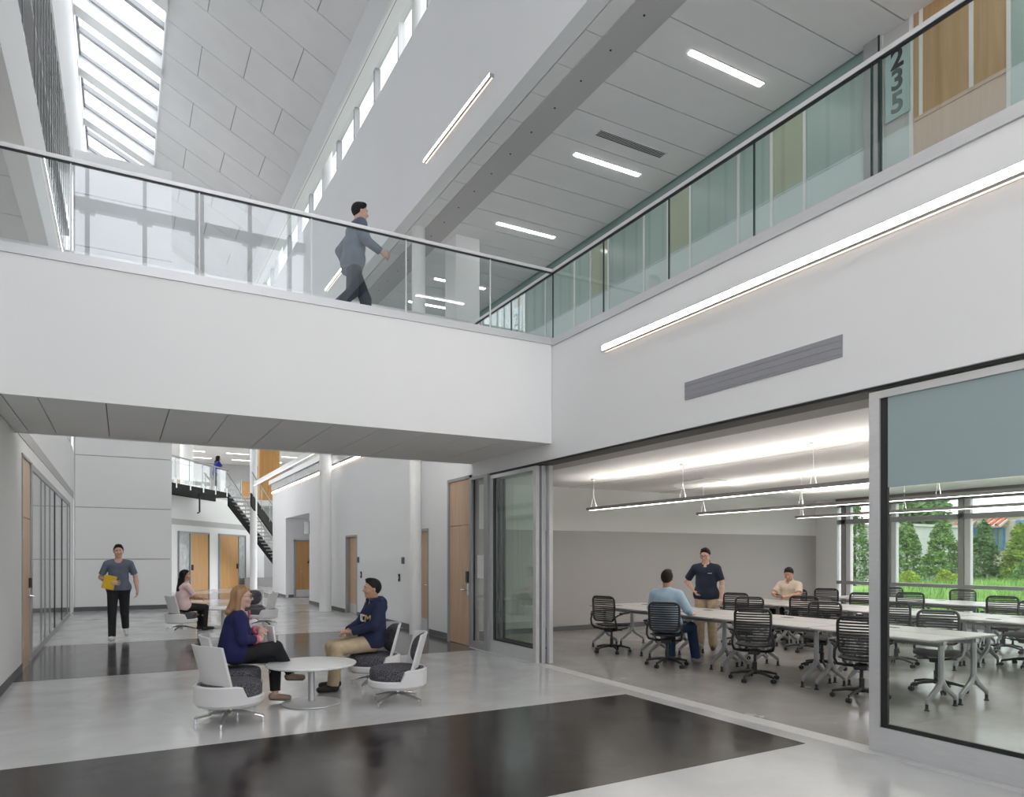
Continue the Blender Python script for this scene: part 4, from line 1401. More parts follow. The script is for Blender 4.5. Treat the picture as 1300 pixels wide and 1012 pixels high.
class Field:
    def __init__(s, lo, hi, h):
        s.h = h; s.lo = np.array(lo, float)
        s.n = np.ceil((np.array(hi) - s.lo) / h).astype(int) + 1
        s.F = np.full(s.n, 0.3, np.float32)

    def _sub(s, lo, hi):
        a = np.clip(np.floor((np.array(lo) - s.lo) / s.h).astype(int), 0, s.n)
        b = np.clip(np.ceil((np.array(hi) - s.lo) / s.h).astype(int) + 1, 0, s.n)
        if np.any(b <= a): return None
        ax = [s.lo[i] + s.h * np.arange(a[i], b[i]) for i in range(3)]
        X, Y, Z = np.meshgrid(*ax, indexing='ij')
        return tuple(slice(a[i], b[i]) for i in range(3)), np.stack([X, Y, Z], -1)

    def put(s, fn, lo, hi, k, sub=False):
        m = k + 3 * s.h
        r = s._sub(np.array(lo) - m, np.array(hi) + m)
        if r is None: return
        sl, Pt = r
        d = fn(Pt).astype(np.float32)
        A = s.F[sl]
        if sub:
            B = -d
            h = np.clip(0.5 - 0.5 * (A - B) / max(k, 1e-5), 0, 1)
            s.F[sl] = A * (1 - h) + B * h + k * h * (1 - h)
        else:
            h = np.clip(0.5 + 0.5 * (A - d) / max(k, 1e-5), 0, 1)
            s.F[sl] = A * (1 - h) + d * h - k * h * (1 - h)

    def cap(s, a, b, ra, rb, k=0.02, lat=None, fac=1.0, cuts=(), sub=False):
        a = np.array(a, float); b = np.array(b, float)
        ab = b - a; L2 = ab @ ab + 1e-12
        R = max(ra, rb) * max(1, fac)
        l = nrm(lat) if lat is not None else None

        def fn(Pt):
            ap = Pt - a
            t = np.clip(ap @ ab / L2, 0, 1)
            q = ap - t[..., None] * ab
            if l is not None:
                ql = q @ l
                q = q + l * (ql * (1 / fac - 1))[..., None]
            d = np.sqrt((q * q).sum(-1)) - (ra + (rb - ra) * t)
            for (p, n) in cuts:
                d = np.maximum(d, (Pt - np.asarray(p)) @ nrm(n))
            return d
        s.put(fn, np.minimum(a, b) - R, np.maximum(a, b) + R, k, sub)

    def ell(s, c, r, M=None, k=0.02, cuts=(), sub=False):
        c = np.array(c, float); r = np.array(r, float)
        M = np.eye(3) if M is None else M
        R = r.max()

        def fn(Pt):
            q = (Pt - c) @ M
            k0 = np.sqrt(((q / r) ** 2).sum(-1)) + 1e-9
            k1 = np.sqrt(((q / r ** 2) ** 2).sum(-1)) + 1e-9
            d = k0 * (k0 - 1) / k1
            for (p, n) in cuts:
                d = np.maximum(d, (Pt - np.asarray(p)) @ nrm(n))
            return d
        s.put(fn, c - R, c + R, k, sub)

    def cut(s, p, n):
        r = s._sub(s.lo, s.lo + s.h * s.n)
        sl, Pt = r
        s.F[sl] = np.maximum(s.F[sl], ((Pt - np.asarray(p)) @ nrm(n)).astype(np.float32))

    def mesh(s, name, m):
        F = s.F
        # keep a clear border
        for ax in range(3):
            sl = [slice(None)] * 3; sl[ax] = 0; F[tuple(sl)] = 0.3
            sl[ax] = -1; F[tuple(sl)] = 0.3
        ins = F < 0
        n = np.array(F.shape) - 1
        cnt = np.zeros(n, np.int8)
        acc = np.zeros((*n, 3), np.float32); num = np.zeros(n, np.float32)
        for dx in (0, 1):
            for dy in (0, 1):
                for dz in (0, 1):
                    cnt += ins[dx:dx + n[0], dy:dy + n[1], dz:dz + n[2]]
        mixed = (cnt > 0) & (cnt < 8)
        idx = np.argwhere(mixed)
        if len(idx) == 0: return None
        i, j, k = idx.T
        pos = np.zeros((len(idx), 3)); wt = np.zeros(len(idx))
        for ax in range(3):
            o1, o2 = [q for q in range(3) if q != ax]
            for u in (0, 1):
                for v in (0, 1):
                    c0 = [i.copy(), j.copy(), k.copy()]
                    c0[o1] = c0[o1] + u; c0[o2] = c0[o2] + v
                    c1 = [q.copy() for q in c0]; c1[ax] = c1[ax] + 1
                    f0 = F[c0[0], c0[1], c0[2]]; f1 = F[c1[0], c1[1], c1[2]]
                    ok = (f0 < 0) != (f1 < 0)
                    t = np.where(ok, f0 / np.where(ok, f0 - f1, 1), 0)
                    p = np.stack(c0, -1).astype(float); p[:, ax] += t
                    pos += p * ok[:, None]; wt += ok
        pos = pos / wt[:, None] * s.h + s.lo
        vid = np.full(n, -1, np.int64); vid[i, j, k] = np.arange(len(idx))
        faces = []
        for ax in range(3):
            o1, o2 = (ax + 1) % 3, (ax + 2) % 3
            sa = [slice(None)] * 3; sb = [slice(None)] * 3
            sa[ax] = slice(0, -1); sb[ax] = slice(1, None)
            A, B = ins[tuple(sa)], ins[tuple(sb)]
            e = np.argwhere(A != B)
            if len(e) == 0: continue
            good = (e[:, o1] > 0) & (e[:, o2] > 0) & (e[:, o1] < F.shape[o1] - 1) & (e[:, o2] < F.shape[o2] - 1)
            e = e[good]
            q = []
            for (u, v) in ((0, 0), (-1, 0), (-1, -1), (0, -1)):
                c = e.copy(); c[:, o1] += u; c[:, o2] += v
                q.append(vid[c[:, 0], c[:, 1], c[:, 2]])
            q = np.stack(q, -1)
            flip = A[e[:, 0], e[:, 1], e[:, 2]]
            q[~flip] = q[~flip][:, ::-1]
            faces.append(q)
        faces = np.concatenate(faces)
        faces = faces[(faces >= 0).all(1)]
        me = bpy.data.meshes.new(name)
        me.vertices.add(len(pos)); me.vertices.foreach_set('co', pos.astype(np.float32).ravel())
        me.loops.add(faces.size); me.loops.foreach_set('vertex_index', faces.astype(np.int32).ravel())
        me.polygons.add(len(faces)); me.polygons.foreach_set('loop_start', np.arange(0, faces.size, 4, dtype=np.int32))
        me.polygons.foreach_set('use_smooth', np.ones(len(faces), bool))
        me.materials.append(m)
        me.update(calc_edges=True)
        me.validate()
        return me


def rotm(yaw, pitch, roll):
    # columns: forward, left, up of a frame turned by yaw (left+), pitched forward-down (+), rolled
    return np.array(Matrix.Rotation(yaw, 3, 'Z') @ Matrix.Rotation(pitch, 3, 'Y') @ Matrix.Rotation(roll, 3, 'X'))


def skin(name, c): return mat(name, c, 0.5, var=0.03, scale=20)


def cloth(name, c, var=0.12): return mat(name, c, 0.85, var=var, scale=14, bump=0.25, bscale=22)


UP = np.array([0, 0, 1.0])


def make_person(label, loc, rz, J, look, group=None, h=0.007, s=1.0, female=False):
    """J: joints in the person's own frame (x forward, y left, z up) for a 1.75 m body, scaled by s."""
    J = {k: np.array(v, float) * s for k, v in J.items() if k not in ('head', 'hands', 'lean')} | {k: J[k] for k in ('head', 'hands', 'lean') if k in J}
    t = thing('person', label, 'person', loc, rz, group)
    pel, nb = J['pelvis'], J['neck']
    _sp = nrm(nb - pel)
    for q_ in ('shL', 'shR'): J[q_] = J[q_] - _sp * 0.028 * s
    spine = nrm(nb - pel)
    lat = nrm(J['shL'] - J['shR']); fwd = nrm(np.cross(lat, spine)); 
    hl = nrm(J['hipL'] - J['hipR'])
    yaw, pitch, roll = J['head']
    HM = rotm(yaw, pitch, roll)
    hc = nb + (spine * 0.07 + UP * 0.095 + HM[:, 0] * 0.03) * s

    def hp(x, y, z): return hc + HM @ (np.array([x, y, z]) * s)
    pts = [v for k, v in J.items() if isinstance(v, np.ndarray)] + [hc + UP * 0.16 * s, hc - UP * 0.1]
    lo = np.min(pts, 0) - 0.28; hi = np.max(pts, 0) + 0.28
    lo[2] = max(lo[2], min(np.min(pts, 0)[2] - 0.14, -0.03)); hi[2] = np.max(pts, 0)[2] + 0.1
    wsh = np.linalg.norm(J['shL'] - J['shR'])
    fl = 1.30

    def torso(f, g, k=0.05, bust=True, cuts=()):
        f.cap(J['hipL'] + UP * 0.02, J['hipR'] + UP * 0.02, (0.098 if not female else 0.108) * s + g, (0.098 if not female else 0.108) * s + g, k, cuts=cuts)
        w = look.get('belly', 0.0)
        f.cap(pel + spine * 0.06 * s, pel + spine * 0.24 * s + fwd * w * 0.3, (0.105 + w * 0.5) * s + g, (0.102 + w * 0.5) * s + g, k, lat, fl, cuts=cuts)
        f.cap(pel + spine * 0.24 * s, nb - spine * 0.13 * s, 0.102 * s + g, 0.112 * s + g, k, lat, fl + (0.08 if not female else 0.0), cuts=cuts)
        f.cap(J['shL'] * 0.93 + J['shR'] * 0.07, J['shR'] * 0.93 + J['shL'] * 0.07, 0.058 * s + g, 0.058 * s + g, k, cuts=cuts)
        f.cap(nb - spine * 0.02 + lat * 0.03, J['shL'] * 0.85 + J['shR'] * 0.15 + UP * 0.02, 0.046 * s + g * 0.6, 0.04 * s + g * 0.6, k, cuts=cuts)
        f.cap(nb - spine * 0.02 - lat * 0.03, J['shR'] * 0.85 + J['shL'] * 0.15 + UP * 0.02, 0.046 * s + g * 0.6, 0.04 * s + g * 0.6, k, cuts=cuts)
        if female:
            for q in (-1, 1):
                f.ell(nb - spine * 0.21 * s + fwd * 0.085 * s + lat * q * 0.075 * s, np.array([0.07, 0.07, 0.075]) * s + g, k=0.04, cuts=cuts)

    # ---------- body
    B = Field(lo, hi, h)
    torso(B, 0.0)
    B.cap(nb - spine * 0.04, hc - HM[:, 2] * 0.05 * s - HM[:, 0] * 0.012 * s, 0.058 * s, 0.052 * s, 0.03)
    for sd in 'LR':
        q = 1 if sd == 'L' else -1
        sh, el, wr = J['sh' + sd], J['el' + sd], J['wr' + sd]
        ra = 0.047 if not female else 0.042
        B.cap(sh, el, ra * s, (ra - 0.008) * s, 0.03)
        B.cap(el, el + (wr - el) * 0.3, (ra - 0.009) * s, (ra - 0.006) * s, 0.02)
        B.cap(el + (wr - el) * 0.3, wr, (ra - 0.006) * s, 0.026 * s, 0.02)
        hip, kn, an = J['hip' + sd], J['kn' + sd], J['an' + sd]
        B.cap(hip, kn, 0.085 * s, 0.056 * s, 0.04)
        shin = kn - an
        B.cap(kn, an + shin * 0.6 - nrm(np.cross(np.cross(shin, J['toe' + sd] - an), shin)) * 0.012, 0.054 * s, 0.056 * s, 0.03)
        B.cap(an + shin * 0.6, an, 0.053 * s, 0.037 * s, 0.03)
        toe = J['toe' + sd]
        B.cap(an - UP * 0.045 * s - nrm((toe - an) * [1, 1, 0]) * 0.03 * s, toe, 0.034 * s, 0.028 * s, 0.02)
        # hand: palm, four fingers in two bones, thumb from the side
        hd = J['hands'][0 if sd == 'L' else 1]
        d = nrm(hd[0]); pn = nrm(np.asarray(hd[1], float) - d * (np.asarray(hd[1]) @ d)); curl = hd[2]
        lv = np.cross(pn, d) * q       # toward the thumb side
        lv = nrm(lv)
        PM = np.stack([d, lv, pn], 1)
        B.ell(wr + d * 0.055 * s, np.array([0.055, 0.042, 0.019]) * s, PM, 0.012)
        for i, ln in enumerate((0.068, 0.078, 0.073, 0.056)):
            o_ = (1.5 - i) * 0.0215 * s
            p0 = wr + d * 0.088 * s + lv * o_
            sp = lv * (1.5 - i) * 0.10
            d1 = nrm(d * math.cos(curl * 0.7) + pn * math.sin(curl * 0.7) + sp)
            d2 = nrm(d * math.cos(curl * 1.8) + pn * math.sin(curl * 1.8) + sp * 0.6)
            p1 = p0 + d1 * ln * 0.5 * s
            p2 = p1 + d2 * ln * 0.55 * s
            B.cap(p0 - d * 0.012, p1, 0.0092 * s, 0.0085 * s, 0.004)
            B.cap(p1, p2, 0.0085 * s, 0.0068 * s, 0.003)
        p0 = wr + d * 0.028 * s + lv * 0.028 * s
        p1 = p0 + nrm(d * 0.75 + lv * 0.65 + pn * 0.25) * 0.042 * s
        p2 = p1 + nrm(d * 0.95 + lv * 0.2 + pn * (0.2 + curl * 0.4)) * 0.034 * s
        B.cap(p0, p1, 0.014 * s, 0.0105 * s, 0.006)
        B.cap(p1, p2, 0.0105 * s, 0.008 * s, 0.004)
    # head
    sc = s * (0.96 if female else 1.0)
    B.ell(hp(-0.008, 0, 0.022), np.array([0.098, 0.077, 0.098]) * sc, HM, 0.02)
    B.ell(hp(0.018, 0, -0.04), np.array([0.072, 0.06, 0.074]) * sc, HM, 0.03)
    B.ell(hp(0.064, 0, -0.093), np.array([0.024, 0.028, 0.02]) * sc, HM, 0.025)
    B.cap(hp(0.086, -0.04, 0.030), hp(0.086, 0.04, 0.030), 0.010 * sc, 0.010 * sc, 0.018)
    for q in (-1, 1):
        B.ell(hp(0.094, q * 0.031, 0.008), np.array([0.013, 0.017, 0.011]) * sc, HM, 0.012, sub=True)
        B.ell(hp(0.07, q * 0.042, -0.028), np.array([0.026, 0.022, 0.022]) * sc, HM, 0.02)
        B.ell(hp(-0.004, q * 0.079, -0.004), np.array([0.02, 0.009, 0.031]) * sc, HM, 0.006)
    B.cap(hp(0.09, 0, 0.012), hp(0.110, 0, -0.022), 0.009 * sc, 0.013 * sc, 0.012)
    B.cap(hp(0.098, -0.012, -0.028), hp(0.098, 0.012, -0.028), 0.009 * sc, 0.009 * sc, 0.008)
    B.cap(hp(0.083, -0.018, -0.056), hp(0.083, 0.018, -0.056), 0.010 * sc, 0.010 * sc, 0.012)
    link('body', B.mesh('body', look['skin']), t)
    # face details
    eyem = mat('eye_white', (0.75, 0.73, 0.7), 0.3); iris = mat('eye_dark', (0.03, 0.02, 0.015), 0.2)
    for q in (-1, 1):
        e = MB(); e.lathe([(0.0001, -0.010), (0.007, -0.007), (0.010, 0), (0.007, 0.007), (0.0001, 0.010)], 10)
        e.xform(Matrix.Translation(hp(0.0785, q * 0.031, 0.009)) @ Matrix(HM.tolist()).to_4x4() @ Matrix.Rotation(PI / 2, 4, 'Y'))
        e.build('eye', eyem, t, True)
        e = MB(); e.lathe([(0.0001, 0.006), (0.0075, 0.0), (0.0001, 0.0)], 8)
        e.xform(Matrix.Translation(hp(0.0845, q * 0.031, 0.009)) @ Matrix(HM.tolist()).to_4x4() @ Matrix.Rotation(PI / 2, 4, 'Y'))
        e.build('iris', iris, t, True)
        MB().tube([hp(0.094, q * 0.013, 0.030), hp(0.0935, q * 0.03, 0.035), hp(0.083, q * 0.05, 0.030)], [0.0035, 0.0045, 0.003], 6).build('eyebrow', look['hairm'], t, True)
    MB().tube([hp(0.088, -0.024, -0.055), hp(0.0955, 0, -0.052), hp(0.088, 0.024, -0.055)], [0.003, 0.0055, 0.003], 6).build('lips', look.get('lips', mat('lips', (0.42, 0.17, 0.15), 0.5)), t, True)
    if look.get('glasses'):
        g = MB()
        for q in (-1, 1):
            ring = [hp(0.107, q * 0.033 + 0.024 * math.cos(a), 0.006 + 0.018 * math.sin(a)) for a in np.linspace(0, 2 * PI, 13)]
            g.tube(ring, 0.0034, 5, caps=False)
            g.tube([hp(0.107, q * 0.057, 0.012), hp(0.0, q * 0.083, 0.012)], 0.002, 5)
        g.tube([hp(0.107, -0.009, 0.01), hp(0.107, 0.009, 0.01)], 0.0022, 5)
        g.build('glasses', black_plastic, t)
    # ---------- hair
    H = Field(hc - 0.42, hc + 0.2, h)
    n_cut = HM @ np.array([0.75, 0, -0.66])
    hair = look['hair']
    cuts = [(hp(0.004, 0, 0), n_cut), (hp(0, 0, -0.085), HM @ np.array([0.3, 0, -1.0]))]
    vol = 0.010 if hair == 'short' else 0.018
    H.ell(hp(-0.012, 0, 0.026), (np.array([0.098, 0.077, 0.098]) + vol) * sc, HM, 0.01, cuts=cuts)
    if hair == 'short':
        H.ell(hp(0.035, 0, 0.112), np.array([0.052, 0.058, 0.026]) * sc, HM, 0.02)
    if hair in ('long', 'shoulder'):
        ln = 0.34 if hair == 'long' else 0.20
        for q in (-1, 1):
            H.cap(hp(-0.02, q * 0.075, 0.05), hp(-0.04 + (0.02 if hair == 'shoulder' else 0), q * 0.082, 0.05 - ln), 0.032 * sc, 0.03 * sc, 0.03)
            H.cap(hp(0.035, q * 0.05, 0.105), hp(-0.012, q * 0.082, -0.01), 0.024 * sc, 0.020 * sc, 0.02)
        H.cap(hp(-0.055, 0, 0.04), hp(-0.085, 0, -0.10), 0.062 * sc, 0.06 * sc, 0.03, HM[:, 1], 1.4)
        H.cap(hp(-0.085, 0, -0.10), hc - UP * (ln - 0.02) - fwd * 0.145 * s, 0.06 * sc, 0.045 * sc, 0.03, lat, 1.6)
    link('hair', H.mesh('hair', look['hairm']), t)
    # ---------- trousers
    T = Field(lo, hi, h)
    g = look.get('leg_ease', 0.016)
    T.cap(J['hipL'] + UP * 0.02, J['hipR'] + UP * 0.02, (0.10 if not female else 0.11) * s + g, (0.10 if not female else 0.11) * s + g, 0.05)
    wst = pel + spine * 0.10 * s
    T.cap(pel + spine * 0.03, wst + spine * 0.05, 0.103 * s + g, 0.10 * s + g, 0.04, lat, fl, cuts=[(wst, spine)])
    for sd in 'LR':
        hip, kn, an, toe = J['hip' + sd], J['kn' + sd], J['an' + sd], J['toe' + sd]
        T.cap(hip, kn, 0.087 * s + g, 0.058 * s + g, 0.03)
        hem = an + nrm(an - kn) * (0.02 if look.get('long_hem', True) else -0.02)
        T.cap(kn, an + (an - kn) * 0.15, 0.058 * s + g, (0.046 if not female else 0.036) * s + g, 0.02, cuts=[(hem, an - kn)])
    link('trousers', T.mesh('trousers', look['trousers']), t)
    # ---------- shoes
    for sd in 'LR':
        an, toe = J['an' + sd], J['toe' + sd]
        d = nrm(toe - (an - UP * 0.045 * s))
        heel = an - UP * 0.045 * s - d * 0.035 * s
        f0 = Field(np.minimum(heel, toe) - 0.1, np.maximum(heel, an) * 0 + np.maximum(np.maximum(heel, toe), an) + 0.1, min(h, 0.007))
        sn = nrm(np.cross(np.cross(d, UP), d))
        if look.get('foot_up', {}).get(sd) is not None: sn = nrm(look['foot_up'][sd])
        sole = (toe + heel) / 2 - sn * 0.036 * s
        cu = [(sole, -sn)]
        f0.cap(heel, toe, 0.041 * s, 0.034 * s, 0.02, np.cross(d, sn), 1.12, cuts=cu)
        if not look.get('flats'):
            f0.cap(heel + d * 0.02, an + sn * 0.01, 0.043 * s, 0.041 * s, 0.03, cuts=cu + [(an + nrm(J['kn' + sd] - an) * (0.02 if look.get('boots') is None else 0.08), J['kn' + sd] - an)])
        so = link('shoe', f0.mesh('shoe', look['shoes']), t)
        f1 = Field(np.minimum(heel, toe) - 0.1, np.maximum(heel, toe) + 0.1, min(h, 0.007))
        f1.cap(heel, toe, 0.045 * s, 0.038 * s, 0.01, np.cross(d, sn), 1.12, cuts=[(sole - sn * 0.008, -sn), (sole + sn * 0.008, sn)])
        link('sole', f1.mesh('sole', look.get('soles', black_plastic)), so)
    # ---------- top
    g = look.get('ease', 0.014)
    U = Field(lo, hi, h)
    hemz = look.get('hem', -0.03)
    hm = pel + spine * hemz * s
    torso(U, g, cuts=[(hm, -spine)])
    U.cap(pel + spine * (hemz + 0.02), pel + spine * 0.15, 0.112 * s + g, 0.108 * s + g, 0.05, lat, fl, cuts=[(hm, -spine)])
    U.cap(J['hipL'] + UP * 0.04, J['hipR'] + UP * 0.04, 0.107 * s + g, 0.107 * s + g, 0.05, cuts=[(hm, -spine)])
    U.cap(nb - spine * 0.02 * s + fwd * 0.035, nb + spine * 0.2 * s + fwd * 0.06, 0.062 * s, 0.066 * s, 0.008, sub=True)
    U.cut(nb + spine * 0.062 * s, spine + fwd * 0.2)
    for sd in 'LR':
        sh, el, wr = J['sh' + sd], J['el' + sd], J['wr' + sd]
        ra = (0.049 if not female else 0.044) * s
        sl_ = look.get('sleeve', 'short')
        if sl_ == 'short':
            e = sh + (el - sh) * 0.78
            U.cap(sh, el, ra + g, ra + g * 0.9, 0.03, cuts=[(e, el - sh)])
        else:
            U.cap(sh, el, ra + g, ra + g - 0.006, 0.03)
            fr_ = look.get('cuff', 0.93)
            e = el + (wr - el) * fr_
            U.cap(el, wr, ra + g - 0.008, 0.034 * s + g * 0.7, 0.02, cuts=[(e, wr - el)])
    link('top', U.mesh('top', look['top']), t, label=look.get('toplabel'))
    if look.get('collar'):
        c = Field(nb - 0.16, nb + 0.18, 0.006)
        c.cap(nb - spine * 0.02 + fwd * 0.008, nb + spine * 0.045 - fwd * 0.005, 0.074 * s, 0.064 * s, 0.01, lat, 1.1)
        c.cap(nb - spine * 0.04 + fwd * 0.01, nb + spine * 0.09 + fwd * 0.01, 0.066 * s, 0.058 * s, 0.004, lat, 1.1, sub=True)
        c.cap(nb + fwd * 0.085 + spine * 0.05, nb + fwd * 0.085 - spine * 0.10, 0.035, 0.008, 0.006, sub=True)
        me = c.mesh('collar', look['collar'])
        if me: link('collar', me, t)
        pl_ = MB()
        a = nb + fwd * 0.102 * s - spine * 0.02 * s
        link('placket', pl_.tube([nb + fwd * (0.10 * s + g) - spine * 0.05 * s, nb + fwd * (0.122 * s + g) - spine * 0.15 * s], 0.012, 6, flat=(1, 0.4)).mesh('placket', look['collar'], True), t)
    return t, dict(J=J, hp=hp, HM=HM, hc=hc, nb=nb, pel=pel, spine=spine, fwd=fwd, lat=lat, s=s, g=g)


def stand(lean=0.0, **kw):
    J = dict(pelvis=(0, 0, 0.96), neck=(lean, 0, 1.47), shL=(lean, 0.19, 1.425), shR=(lean, -0.19, 1.425),
             elL=(lean - 0.02, 0.25, 1.14), elR=(lean - 0.02, -0.25, 1.14), wrL=(lean + 0.06, 0.27, 0.89), wrR=(lean + 0.06, -0.27, 0.89),
             hipL=(0, 0.09, 0.92), hipR=(0, -0.09, 0.92), knL=(0.02, 0.10, 0.50), knR=(0.02, -0.10, 0.50),
             anL=(-0.02, 0.11, 0.085), anR=(-0.02, -0.11, 0.085), toeL=(0.15, 0.14, 0.036), toeR=(0.15, -0.14, 0.036),
             head=(0, 0.0, 0), hands=[((0.1, 0, -1), (0, -1, 0), 0.5), ((0.1, 0, -1), (0, 1, 0), 0.5)])
    J.update(kw); return J


def sit(lean=0.0, sh_=0.47, **kw):
    z = sh_ + 0.12
    J = dict(pelvis=(-0.05, 0, z), neck=(lean - 0.05, 0, z + 0.50), shL=(lean - 0.04, 0.19, z + 0.455), shR=(lean - 0.04, -0.19, z + 0.455),
             elL=(lean + 0.06, 0.25, z + 0.19), elR=(lean + 0.06, -0.25, z + 0.19), wrL=(lean + 0.28, 0.16, z + 0.10), wrR=(lean + 0.28, -0.16, z + 0.10),
             hipL=(0, 0.09, z - 0.02), hipR=(0, -0.09, z - 0.02), knL=(0.43, 0.12, sh_ + 0.06), knR=(0.43, -0.12, sh_ + 0.06),
             anL=(0.42, 0.12, 0.085), anR=(0.42, -0.12, 0.085), toeL=(0.59, 0.14, 0.036), toeR=(0.59, -0.14, 0.036),
             head=(0, 0.0, 0), hands=[((1, -0.3, -0.1), (0, 0, -1), 0.5), ((1, 0.3, -0.1), (0, 0, -1), 0.5)])
    J.update(kw); return J


sk_light = skin('skin_light', (0.62, 0.38, 0.29)); sk_tan = skin('skin_tan', (0.50, 0.29, 0.19)); sk_fair = skin('skin_fair', (0.68, 0.44, 0.35))
hair_black = mat('hair_black', (0.008, 0.007, 0.007), 0.6, spec=0.25, var=0.3, scale=40, stretch=(1, 1, 0.2))
hair_dark = mat('hair_dark_brown', (0.018, 0.012, 0.009), 0.65, spec=0.25, var=0.3, scale=40)
hair_blond = mat('hair_light_brown', (0.36, 0.20, 0.10), 0.45, var=0.3, scale=30, stretch=(1, 1, 0.15))
navy = cloth('navy_cotton', (0.010, 0.017, 0.055)); navy2 = cloth('navy_polo_cotton', (0.012, 0.018, 0.04)); royal = cloth('royal_blue_knit', (0.009, 0.010, 0.075))
khaki = cloth('khaki_twill', (0.46, 0.36, 0.235)); black_t = cloth('black_trousers', (0.012, 0.012, 0.015)); jeans = cloth('blue_denim', (0.02, 0.05, 0.115))
tee = cloth('slate_blue_tee', (0.12, 0.14, 0.19)); sky_shirt = cloth('light_blue_shirt', (0.44, 0.60, 0.74), 0.06); cream = cloth('cream_polo_cotton', (0.68, 0.58, 0.48), 0.05)
pink = cloth('pale_pink_top', (0.80, 0.60, 0.60), 0.05); pink_check = mat('pink_checked_cotton', (0.62, 0.12, 0.2), 0.8, var=0.55, scale=70)
blue_top = cloth('bright_blue_top', (0.03, 0.035, 0.26)); steel = cloth('steel_blue_jacket', (0.10, 0.13, 0.18)); dark_navy = cloth('dark_navy_trousers', (0.012, 0.02, 0.04))
white_shoe = mat('white_canvas', (0.6, 0.6, 0.6), 0.7, var=0.05); brown_shoe = mat('brown_leather', (0.09, 0.035, 0.02), 0.4, var=0.15); dark_shoe = mat('dark_brown_suede', (0.025, 0.016, 0.013), 0.7, var=0.2)
beige_flat = mat('beige_leather', (0.36, 0.26, 0.20), 0.5, var=0.05)

# 1 walker, striding to the camera with a yellow folder under his right arm
J = stand(0.03, knR=(0.16, -0.10, 0.51), anR=(0.20, -0.10, 0.085), toeR=(0.37, -0.12, 0.04), knL=(0.03, 0.10, 0.49), anL=(-0.30, 0.11, 0.20), toeL=(-0.20, 0.13, 0.06),
          elR=(-0.02, -0.29, 1.15), wrR=(0.17, -0.12, 1.05), elL=(-0.02, 0.28, 1.15), wrL=(0.10, 0.31, 0.91), head=(0.02, 0.06, 0),
          hands=[((0.15, 0, -1), (0, -1, 0), 0.6), ((0.35, 0.95, 0.0), (-1, 0.3, 0), 0.5)])
p, q = make_person('walking man in a slate blue T-shirt and black trousers carrying a yellow folder', (-0.06, 15.62, 0), -PI / 2 - 0.02, J,
                   dict(skin=sk_light, hair='short', hairm=hair_dark, top=tee, trousers=black_t, shoes=white_shoe, soles=white_shoe, sleeve='short', hem=-0.03, ease=0.012), s=1.035, h=0.008)
fo = thing('yellow_folder', 'yellow folder held against the walking man\'s stomach', 'folder', (-0.215, 15.432, 1.10), 0.05)
mf = MB(); mf.rbox(-0.105, 0.105, -0.012, -0.004, -0.13, 0.13, 0.003); mf.rbox(-0.105, 0.105, 0.004, 0.012, -0.13, 0.13, 0.003)
mf.build('cover', mat('yellow_card', (0.75, 0.48, 0.02), 0.5, var=0.05), fo)
MB().box(-0.1, 0.1, -0.004, 0.004, -0.125, 0.128).build('sheets', white, fo)
fo.rotation_euler = (0.1, 0.25, 0.05)

# 2 woman at the table, legs crossed, hands clasped
J = sit(0.03, 0.44, neck=(0.03, 0, 1.03), head=(-0.32, 0.02, 0), shL=(0.04, 0.175, 0.985), shR=(0.04, -0.175, 0.985),
        elR=(0.07, -0.24, 0.74), wrR=(0.26, -0.07, 0.72), elL=(0.12, 0.22, 0.74), wrL=(0.27, 0.03, 0.84),
        knL=(0.42, 0.07, 0.50), anL=(0.42, 0.02, 0.10), toeL=(0.56, 0.0, 0.036), hipR=(0, -0.09, 0.56), knR=(0.42, -0.05, 0.62), anR=(0.60, 0.10, 0.30), toeR=(0.73, 0.13, 0.235),
        hands=[((0.05, -0.55, -0.75), (-0.3, -0.6, 0.4), 0.8), ((0.25, 0.5, 0.7), (0.6, 0.3, -0.5), 0.7)])
p, q = make_person('seated woman with light brown hair, glasses and a royal blue cardigan, legs crossed', (1.06, 8.02, 0.01), -0.10, J,
                   dict(skin=sk_fair, hair='shoulder', hairm=hair_blond, top=royal, trousers=black_t, shoes=beige_flat, soles=black_plastic, sleeve='long', cuff=0.62, hem=-0.05, glasses=True, flats=True, belly=0.035, collar=pink_check, ease=0.018, long_hem=False),
                   s=0.965, female=True)
J2 = q['J']
for sd in 'LR':
    e, w = J2['el' + sd], J2['wr' + sd]
    MB().tube([e + (w - e) * 0.60, e + (w - e) * 0.74], [0.052, 0.050], 12).build('cuff', pink_check, p, True)
MB().tube([q['nb'] + q['fwd'] * 0.105 + q['spine'] * 0.03, q['nb'] + q['fwd'] * 0.125 - q['spine'] * 0.10], [0.045, 0.012], 8, flat=(1, 0.35)).build('shirt_front', pink_check, p, True)
nb_ = thing('white_notepad', 'white notepad held upright on the seated woman\'s lap', 'notepad', (1.415, 7.96, 0.745), 0.1)
MB().rbox(-0.008, 0.008, -0.08, 0.08, -0.10, 0.10, 0.003).build('cover', white, nb_)
MB().rbox(-0.010, 0.0, -0.075, 0.075, -0.095, 0.095, 0.003).build('pages', panel_white, nb_)
nb_.rotation_euler = (0, -0.15, 0.3)

